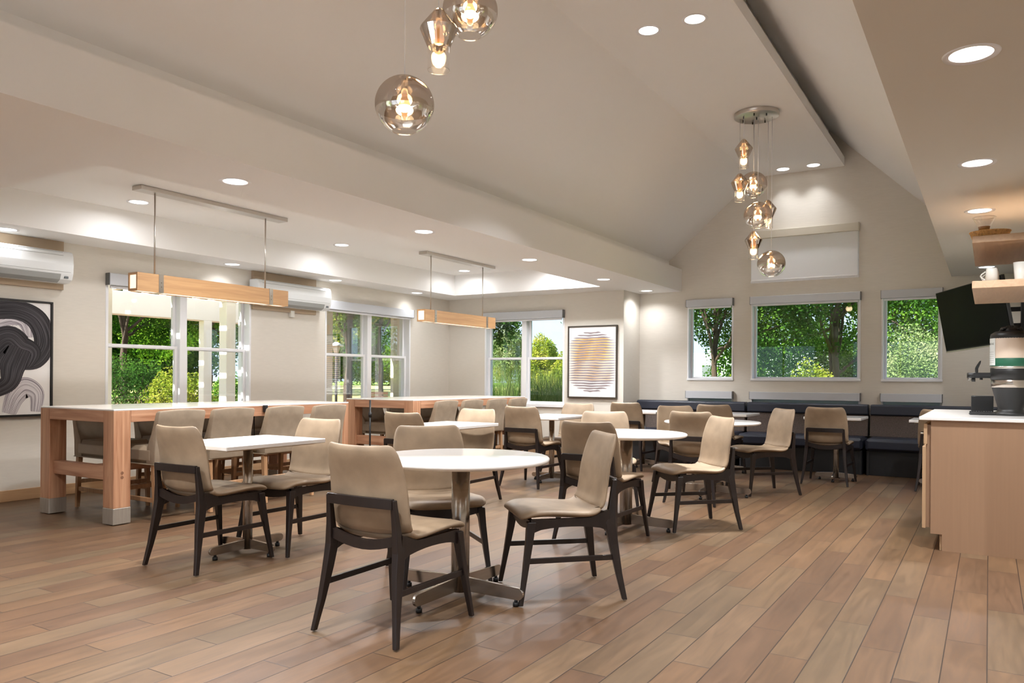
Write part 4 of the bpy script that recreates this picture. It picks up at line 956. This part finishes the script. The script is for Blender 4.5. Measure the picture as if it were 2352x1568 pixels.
mug(0.012, 6.27, ZS, 'upturned white mug at the front of the lower shelf, its handle to the left', PI*0.98)
mug(0.018, 6.40, ZS, 'upturned white mug second in row, only its handle showing', PI*0.96)
mug(0.022, 6.53, ZS, 'upturned white mug third in row, handle showing behind the others', PI*0.95)
tag(MB().lathe([(0.0005, 0), (0.032, 0), (0.034, 0.005), (0.044, 0.125), (0.041, 0.125), (0.03, 0.008), (0.0005, 0.006)], (0.178, 6.25, ZS), seg=32).build('paper_cup', MT['ceramic']), 'white tapered cup on the lower shelf at the right picture edge', 'cup')
# wicker basket and glass
root = empty('wicker_basket', (0.0, 6.30, ZU), 0, 'low oval wicker basket on the upper shelf', 'basket')
m = MB()
for k in range(5):
    rr_ = 0.088+0.004*k; z = 0.005+k*0.009
    pts = [(rr_*1.12*math.cos(2*PI*i/36), rr_*0.8*math.sin(2*PI*i/36), z+0.002*math.sin(i*PI/1.0)) for i in range(37)]; m.tube(pts, 0.0045, seg=6)
m.build('woven_sides', MT['wicker'], root)
m = MB()
for i in range(36):
    a_ = 2*PI*i/36; m.cyl((0.092*1.12*math.cos(a_), 0.092*0.8*math.sin(a_), 0.003), (0.106*1.12*math.cos(a_), 0.106*0.8*math.sin(a_), 0.047), 0.004, seg=6)
m.build('spoke', MT['wicker'], root); 
pts = [(0.108*1.12*math.cos(2*PI*i/36), 0.108*0.8*math.sin(2*PI*i/36), 0.049) for i in range(37)]; MB().tube(pts, 0.006, seg=8).build('rim', MT['wicker'], root)
MB().lathe([(0.0005, 0.004), (0.085, 0.004), (0.09, 0.008)], seg=30).build('bottom', MT['wicker'], root)
root = empty('glass_carafe', (-0.035, 6.30, ZU+0.052), 0, 'clear flared glass vessel with amber filling, standing on the basket', 'glass')
MB().lathe([(0.0005, 0.0), (0.03, 0.0), (0.034, 0.006), (0.040, 0.04), (0.068, 0.098), (0.070, 0.1)], seg=36).build('glass_body', MT['clear'], root)
MB().lathe([(0.068, 0.097), (0.072, 0.099), (0.072, 0.102), (0.068, 0.102), (0.068, 0.097)], seg=36).build('rim', MT['clear'], root)
MB().lathe([(0.0005, 0.004), (0.030, 0.004), (0.037, 0.036), (0.0005, 0.038)], seg=30).build('amber_filling', MT['amber'], root)
tag(MB().box(-0.09, 0.085, 6.24, 6.36, ZU+0.0495, ZU+0.0525, 0.001).build('serving_mat', MT['wicker']), 'thin wicker lid on the basket below the glass', 'lid')

# ------------------------------------------------------------------ television
yw_, tl_, rl_ = -1.01178, 0.16243, 0.0494
e1 = Vector((math.cos(yw_), math.sin(yw_), 0)); nn = Vector((math.sin(yw_), -math.cos(yw_), 0)); u_ = Vector((0, 0, 1))*math.cos(tl_)+nn*math.sin(tl_)
e1r = e1*math.cos(rl_)+u_*math.sin(rl_); ur = u_*math.cos(rl_)-e1*math.sin(rl_); nr = e1r.cross(ur)   # nr points to the viewer
if nr.dot(nn) < 0: nr = -nr
tv = empty('television', (0, 0, 0), 0, 'large black flat television tilted down from a wall arm, upper right', 'television')
tv.matrix_world = Matrix(((e1r.x, -nr.x, ur.x, -0.166), (e1r.y, -nr.y, ur.y, 9.871), (e1r.z, -nr.z, ur.z, 1.883), (0, 0, 0, 1)))
TW, TH = 1.23/2, 0.70/2      # local: x along the width, -y to the viewer, z up
MB().box(-TW, TW, 0.0, 0.035, -TH, TH, 0.004).build('housing', MT['black'], tv)
MB().box(-TW+0.008, TW-0.008, -0.002, 0.0, -TH+0.016, TH-0.008).build('screen', MT['blackgloss'], tv)
MB().box(-TW, TW, -0.004, 0.02, -TH-0.012, -TH+0.004, 0.002).build('silver_trim', MT['nickel'], tv)
root = empty('television_mount', (XR, 10.25, 1.88), 0, 'black articulated wall mount bracket behind the television', 'bracket')
MB().box(-0.03, -0.001, -0.10, 0.10, -0.32, 0.32, 0.003).build('wall_plate', MT['black'], root)
bk = Vector((-0.166, 9.871, 1.883))-nr*0.05-Vector((XR, 10.25, 1.88))
for dz in (-0.09, 0.09):
    MB().sweep([(-0.03, 0, dz), (bk.x*0.55+0.02, bk.y*0.2+0.08, dz), (bk.x, bk.y, dz)], [0.05]*3, [0.02]*3, [((0, 0, 1), (0, 1, 0))]*3).build('arm', MT['black'], root)

# ------------------------------------------------------------------ outside
GZ = -0.25
def gz(x):
    t = min(1, max(0, (-x-12)/10)); return GZ+0.8*t*t*(3-2*t)
def terrain(name, m, x0, x1, y0, y1, dz, label, cat, kind):
    mb = MB(); n = 28
    xs = [x0+(x1-x0)*i/n for i in range(n+1)] if x1-x0 < 30 else [x0]+[-24+(x1+24)*i/(n-1) for i in range(n)]
    for x in xs: mb.v += [(x, y0, gz(x)+dz), (x, y1, gz(x)+dz)]
    for i in range(n): mb.f.append((2*i, 2*i+2, 2*i+3, 2*i+1)); mb.sm.append(True)
    tag(mb.build(name, m), label, cat, kind=kind)
struct('trim_3', MB().box(XL-0.25, 40, -40, YB-0.25, GZ-0.1, GZ), MT['bld'], 'added pale paving behind the building, unseen, for neutral bounce light', 'paving')  # unseen ground, neutral tone picked so the bounce indoors is not green
terrain('trim_1', MT['lawn'], -90, XL-0.25, -40, 90, 0, 'green lawn outside the side windows', 'lawn', 'structure')
struct('trim_2', MB().box(XL-0.25, 40, YG+0.25, 90, GZ-0.1, GZ), MT['lawn'], 'green lawn beyond the gable wall', 'lawn')
terrain('mulch_bed', MT['soil'], -21.5, XL-0.25, 0, 17, 0.03, 'brown mulch bed outside the side windows', 'mulch', 'stuff')
terrain('meadow', MT['straw'], -45, -16, 15.5, 41, 0.05, 'golden meadow strip beyond the garden bench', 'meadow', 'stuff')
def mesh_fast(name, V, F, m, parent=None):
    me = bpy.data.meshes.new(name); nv = len(V)//3; nf = len(F)//4
    me.vertices.add(nv); me.vertices.foreach_set('co', V); me.loops.add(nf*4); me.loops.foreach_set('vertex_index', F)
    me.polygons.add(nf); me.polygons.foreach_set('loop_start', range(0, nf*4, 4)); me.update(calc_edges=True); me.validate()
    me.materials.append(m); o = bpy.data.objects.new(name, me); COL.objects.link(o)
    if parent: o.parent = parent
    return o
def leaves(name, m, parent, blobs, count, size, rs):
    V, F = [], []; tot = sum(b_[3]*b_[4]*b_[5] for b_ in blobs)
    for (bx_, by_, bz_, rx, ry, rz) in blobs:
        nl = int(count*1.7*rx*ry*rz/tot)
        for _ in range(nl):
            while True:
                p = (rs.uniform(-1, 1), rs.uniform(-1, 1), rs.uniform(-1, 1)); q = p[0]**2+p[1]**2+p[2]**2
                if 0.18 < q < 1 or (q <= 0.18 and rs.random() < 0.25 and q < 1): break
            k = 1+0.13*math.sin(5*p[0]+3*p[2]+bx_)+0.1*math.sin(7*p[1]-4*p[2])
            c = (bx_+p[0]*rx*k, by_+p[1]*ry*k, bz_+p[2]*rz*k)
            if c[2] < 0.02: continue
            s = size*0.74*rs.uniform(0.6, 1.3)
            t1 = rs.uniform(0, 2*PI); t2 = rs.uniform(-0.9, 0.9); ux_, uy_, uz_ = math.cos(t1)*math.cos(t2), math.sin(t1)*math.cos(t2), math.sin(t2)
            t3 = rs.uniform(0, 2*PI); vx, vy, vz = -math.sin(t1), math.cos(t1), 0
            wx, wy, wz = uy_*vz-uz_*vy, uz_*vx-ux_*vz, ux_*vy-uy_*vx
            ax_, ay_, az_ = vx*math.cos(t3)+wx*math.sin(t3), vy*math.cos(t3)+wy*math.sin(t3), vz*math.cos(t3)+wz*math.sin(t3)
            o = len(V)//3; h_ = s*0.42
            V += [c[0]-ux_*s/2, c[1]-uy_*s/2, c[2]-uz_*s/2, c[0]+ax_*h_-ux_*s*0.05, c[1]+ay_*h_-uy_*s*0.05, c[2]+az_*h_-uz_*s*0.05, c[0]+ux_*s/2, c[1]+uy_*s/2, c[2]+uz_*s/2, c[0]-ax_*h_, c[1]-ay_*h_, c[2]-az_*h_]
            F += [o, o+1, o+2, o+3]
    return mesh_fast(name, V, F, m, parent)
def branch(m, a, b, r0, r1, rs, n=5, wob=0.08):
    a = Vector(a); b = Vector(b); prev = a; L = (b-a).length
    for i in range(1, n+1):
        t = i/n; p = a.lerp(b, t)+Vector((rs.uniform(-1, 1), rs.uniform(-1, 1), rs.uniform(-1, 1)))*wob*L*(0.5 if i < n else 0)
        m.cyl(prev, p, r0+(r1-r0)*(i-1)/n, r0+(r1-r0)*i/n, seg=8, caps=False); prev = p
def tree(x, y, h, cr_, key, label, seed, count=9000, size=0.13, low=0.35, group='trees outside', tr=0.09, boughs=7, name='tree'):
    rs = random.Random(seed); root = empty(name, (x, y, gz(x)), 0, label, 'tree', group)
    m = MB(); branch(m, (0, 0, 0), (rs.uniform(-.2, .2), rs.uniform(-.2, .2), h*0.55), tr, tr*0.55, rs, 6, 0.03)
    blobs = [(0, 0, h*0.68, cr_*0.75, cr_*0.75, h*0.30)]
    for i in range(boughs):
        a_ = 2*PI*i/boughs+rs.uniform(-.3, .3); z0 = h*rs.uniform(low*0.55, 0.55); z1 = h*rs.uniform(low, 0.92); q = cr_*rs.uniform(0.55, 0.85)*(1.1-0.5*z1/h)
        branch(m, (0, 0, z0), (q*math.cos(a_), q*math.sin(a_), z1), tr*0.45, tr*0.12, rs, 5, 0.06)
        blobs.append((q*math.cos(a_), q*math.sin(a_), z1, cr_*0.45, cr_*0.45, h*0.15))
    m.build('trunk', MT['bark'], root)
    leaves('crown', MT[key], root, blobs, count, size, rs)
def shrub(x, y, r, hh, key, label, seed, count=2600, size=0.07, group='shrubs outside'):
    rs = random.Random(seed); root = empty('shrub', (x, y, gz(x)), 0, label, 'shrub', group)
    m = MB()
    for i in range(6): branch(m, (0, 0, 0), (r*0.6*math.cos(i), r*0.6*math.sin(i), hh*0.7), 0.02, 0.006, rs, 3)
    m.build('stems', MT['bark'], root)
    leaves('foliage', MT[key], root, [(0, 0, hh*0.52, r, r, hh*0.5)], count, size, rs)
# seen through the side windows
tree(-20.0, 12.3, 6.6, 2.2, 'leaf_dark', 'dark leafy tree seen at the left of the pergola window', 11, 30000, 0.095, low=0.3, tr=0.1)
tree(-18.4, 13.6, 6.2, 1.9, 'leaf_mid', 'bright green tree seen in the middle of the pergola window', 12, 24000, 0.095, low=0.32)
tree(-23.2, 17.4, 8.0, 2.6, 'leaf_mid', 'green tree behind the pergola posts', 13, 24000, 0.12, low=0.25)
tree(-26.8, 22.5, 9, 2.8, 'leaf_dark', 'dark tree far behind the right pergola post', 14, 12000, 0.2, low=0.2)
tree(-38, 27, 10, 4.5, 'leaf_dark', 'broad dark tree far off behind the pergola', 28, 14000, 0.28, low=0.1)
tree(-33, 17.5, 9, 4.2, 'leaf_dark', 'broad dark tree far off at the left of the pergola', 29, 14000, 0.26, low=0.1)
tree(-13.8, 14.4, 6.2, 1.7, 'leaf_mid', 'green tree with visible trunk left in the second window', 15, 20000, 0.095, low=0.52, tr=0.09)
tree(-17.4, 19.8, 7.4, 2.2, 'leaf_yellow', 'yellow green tree right in the second window', 16, 24000, 0.11, low=0.42)
tree(-42.4, 44.4, 9.5, 4.0, 'leaf_dark', 'dark tree beyond the golden meadow, left one of three', 17, 11000, 0.3, low=0.12)
tree(-36.5, 48, 10, 4.4, 'leaf_dark', 'dark tree beyond the golden meadow, right one of three', 18, 12000, 0.3, low=0.12)
tree(-45, 54, 12, 4.6, 'leaf_mid', 'tall tree beyond the golden meadow, middle one of three', 19, 12000, 0.35, low=0.12)
shrub(-12.1, 7.5, 0.6, 0.95, 'leaf_pale', 'low grey green mound shrub outside the pergola window', 31, 3200, 0.05)
shrub(-17.6, 11.0, 0.9, 1.35, 'leaf_dark', 'dark rounded shrub outside the pergola window', 32, 3600)
shrub(-15.6, 10.9, 0.75, 1.3, 'leaf_yellow', 'yellow green rounded shrub behind the mound shrub', 33, 3600)
shrub(-16.0, 12.9, 0.8, 1.2, 'leaf_mid', 'green shrub between the pergola posts', 34, 3600)
shrub(-43, 42, 4.6, 4.2, 'leaf_dark', 'wide dark thicket beyond the golden meadow, left', 36, 9000, 0.3)
shrub(-37, 47, 4.2, 4.0, 'leaf_mid', 'wide green thicket beyond the golden meadow, right', 37, 9000, 0.3)
shrub(-46, 52, 4.0, 4.4, 'leaf_dark', 'wide dark thicket beyond golden meadow, middle', 38, 9000, 0.3)
shrub(-36, 22, 4.4, 3.6, 'leaf_dark', 'wide dark thicket far behind the pergola', 39, 9000, 0.26)
shrub(-12.6, 15.7, 0.5, 1.0, 'leaf_dark', 'low dark shrub at the right of the garden bench', 35, 2000)
# pergola outside window 1
pg = empty('pergola', (-9.6, 6.5, GZ), 0, 'white pergola with slatted roof outside the first window', 'pergola')
MB().box(-0.1, 0.1, -5.2, 2.1, 1.96-GZ, 2.26-GZ, 0.006).build('outer_beam', MT['ext_white'], pg)
for yy in (-3.2, 0.603): MB().box(-0.015, 0.1, yy-0.069, yy+0.069, 0, 1.96-GZ, 0.006).build('post', MT['ext_white'], pg)
MB().box(0.95, 1.1, 0.136, 0.284, 0, 2.14-GZ, 0.006).build('post', MT['ext_white'], pg)
MB().box(0.945, 1.105, 0.131, 0.289, 2.14-GZ, 2.26-GZ, 0.006).build('post_cap', MT['ext_white'], pg)
m = MB()
for i in range(26): m.box(-0.9, 1.62, -5.1+i*0.28, -5.0+i*0.28, 2.36-GZ, 2.5-GZ)
tag(m.build('slat', MT['ext_white'], pg), kind='stuff')
MB().box(0.95, 1.1, -5.2, 2.1, 2.26-GZ, 2.36-GZ, 0.004).build('inner_beam', MT['ext_white'], pg)
# wall piers beside window 2 that catch the sun
tag(MB().box(XL-0.72, XL-0.66, 4.80, 4.995, GZ, 2.3).build('building_pier', MT['ext_beige']), 'cream exterior pier at the left edge of the first window', 'pier')
tag(MB().box(XL-0.64, XL-0.58, 9.70, 9.88, GZ, 2.19).build('building_pier', MT['ext_beige']), 'beige exterior pier seen right in the second window', 'pier')
tag(MB().box(XL-0.70, XL-0.58, 8.06, 8.33, GZ, 2.19).build('building_pier', MT['ext_beige']), 'beige exterior pier seen left in the second window', 'pier')
tag(MB().box(XL-0.9, XL-0.201, 7.0, 10.3, 2.2, 2.4).build('porch_soffit', MT['ext_beige']), 'cream exterior soffit above the second window', 'canopy')
tag(MB().box(XL-0.62, XL-0.56, 8.66, 8.74, GZ, 2.19, 0.01).build('downspout', MT['gutter']), 'dark downspout outside the second window', 'pipe')
lp = empty('garden_lamp', (-12.2, 12.4, gz(-12.2)), 0, 'dark iron garden lamp post with pale hood outside second window', 'lamp post')
MB().cyl((0, 0, 0), (0, 0, 1.95), 0.03, seg=12).build('pole', MT['lampiron'], lp)
MB().cyl((0, 0, 1.95), (0, 0, 2.10), 0.05, 0.09, seg=12).build('lantern', MT['ext_beige'], lp); MB().cyl((0, 0, 2.10), (0, 0, 2.19), 0.17, 0.03, seg=16).build('hood', MT['ext_beige'], lp)
gb = empty('garden_bench', (-12.9, 14.5, gz(-12.9)), math.radians(40), 'brown slatted garden bench with iron arms outside the second window', 'bench')
m = MB()
for i in range(5): m.box(-0.28, 0.28, -0.22+i*0.1, -0.14+i*0.1, 0.62, 0.65)
m.build('seat', MT['benchslat'], gb); m = MB()
for i in range(4): m.box(-0.28, 0.28, 0.28, 0.31, 0.70+i*0.09, 0.77+i*0.09)
m.build('backrest', MT['benchslat'], gb)
for s in (-1, 1):
    MB().tube([(s*0.31, -0.2, 0), (s*0.31, -0.22, 0.80), (s*0.31, -0.12, 0.87), (s*0.31, 0.28, 0.83), (s*0.31, 0.3, 0)], 0.022).build('arm', MT['lampiron'], gb)
# seen through window 3: grasses, treetops, sky
def grass(x0, x1, y0, y1, h0, h1, n, key, label, seed, wd=0.012, lean=0.5):
    rs = random.Random(seed); V, F = [], []
    for _ in range(n):
        x = rs.uniform(x0, x1); y = rs.uniform(y0, y1); h_ = rs.uniform(h0, h1); a_ = rs.uniform(0, 2*PI); ln = h_*rs.uniform(0.1, lean); w_ = wd*rs.uniform(0.6, 1.2)
        px_, py_ = -math.sin(a_)*w_/2, math.cos(a_)*w_/2; o = len(V)//3
        for k in range(5):
            t = k/4; q = ln*t*t; ww = 1-0.85*t; zz = GZ+h_*(t-0.18*t*t*t*(ln/h_)*2)
            V += [x+math.cos(a_)*q-px_*ww, y+math.sin(a_)*q-py_*ww, zz, x+math.cos(a_)*q+px_*ww, y+math.sin(a_)*q+py_*ww, zz]
        for k in range(4): F += [o+2*k, o+2*k+1, o+2*k+3, o+2*k+2]
    tag(mesh_fast('tall_grass', V, F, MT[key]), label, 'grass', kind='stuff')
grass(-8.6, -5.9, 11.7, 13.4, 1.2, 1.85, 6500, 'leaf_grass', 'dense tall ornamental grass outside the window beside the print', 41, 0.011, 0.6)
grass(-3.9, 0.3, 12.3, 13.4, 0.9, 1.35, 2600, 'leaf_blue', 'blue green tall grass below the gable windows', 42, 0.012, 0.5)
tree(-9.4, 14.2, 4.8, 1.0, 'leaf_dark', 'green tree top at the left of the window beside the print', 51, 9000, 0.09, low=0.55, tr=0.07)
tree(-6.75, 14.3, 5.4, 0.85, 'leaf_mid', 'leafy tree at the right of the window beside the print', 52, 9000, 0.09, low=0.5, tr=0.07)
tree(-20.1, 32.2, 3.3, 1.15, 'leaf_pale', 'pale willow like tree low in the window beside the print', 53, 12000, 0.10, low=0.2)
tree(-16.9, 30.0, 3.0, 0.95, 'leaf_yellow', 'small yellow green tree low in window beside the print', 54, 9000, 0.10, low=0.2)
tree(-13.9, 26.5, 2.35, 0.75, 'leaf_yellow', 'rounded yellow green tree at the right of that window', 55, 9000, 0.09, low=0.2)
# seen through the gable windows
tree(-4.9, 16.0, 6.4, 2.3, 'leaf_dark', 'dark spreading tree behind the left gable window', 61, 46000, 0.075, low=0.36, boughs=11, tr=0.075)
tree(-3.0, 18.6, 7.2, 3.0, 'leaf_dark', 'large dark maple with bare boughs behind the middle gable window', 62, 52000, 0.08, low=0.30, boughs=12, tr=0.09)
tree(-1.0, 21.2, 7.4, 2.4, 'leaf_mid', 'bright green tree behind the right gable window', 63, 38000, 0.085, low=0.34, boughs=10, tr=0.07)
tree(-3.9, 25.0, 8.0, 3.0, 'leaf_dark', 'dark tree farther back between the gable windows', 64, 22000, 0.13, low=0.2)
tree(-9.6, 24.5, 8.0, 2.6, 'leaf_dark', 'dark tree farther back at the left of the gable windows', 65, 14000, 0.16, low=0.42)
shrub(-4.8, 23.0, 2.2, 3.2, 'leaf_dark', 'wide dark shrub behind the gable window trees', 69, 12000, 0.1)
shrub(-2.2, 24.5, 2.0, 3.4, 'leaf_dark', 'wide dark shrub behind the right gable window', 70, 12000, 0.1)
shrub(-1.05, 16.3, 1.0, 2.25, 'leaf_pale', 'pale flowering shrub low in the right gable window', 66, 18000, 0.052)
shrub(-2.7, 15.0, 0.7, 1.65, 'leaf_yellow', 'yellow green shrub low in the middle gable window', 67, 6000, 0.055)
shrub(-3.9, 14.6, 0.5, 1.45, 'leaf_yellow', 'yellow green shrub lower left of the middle gable window', 68, 4000, 0.055)
bd = empty('office_building', (-17, 62, GZ), 0, 'pale distant office building low in the left gable window', 'building')
MB().box(-6, 8, 0, 8, 0, 3.6).build('wall', MT['bld'], bd)
for i in range(6): MB().box(-5+i*2, -3.9+i*2, -0.05, 0, 1.4, 2.6).build('window', MT['ink'], bd)
for o in SC.objects:
    if o.type == 'EMPTY' and o.parent is None and 'label' not in o: print('UNLABELLED', o.name)
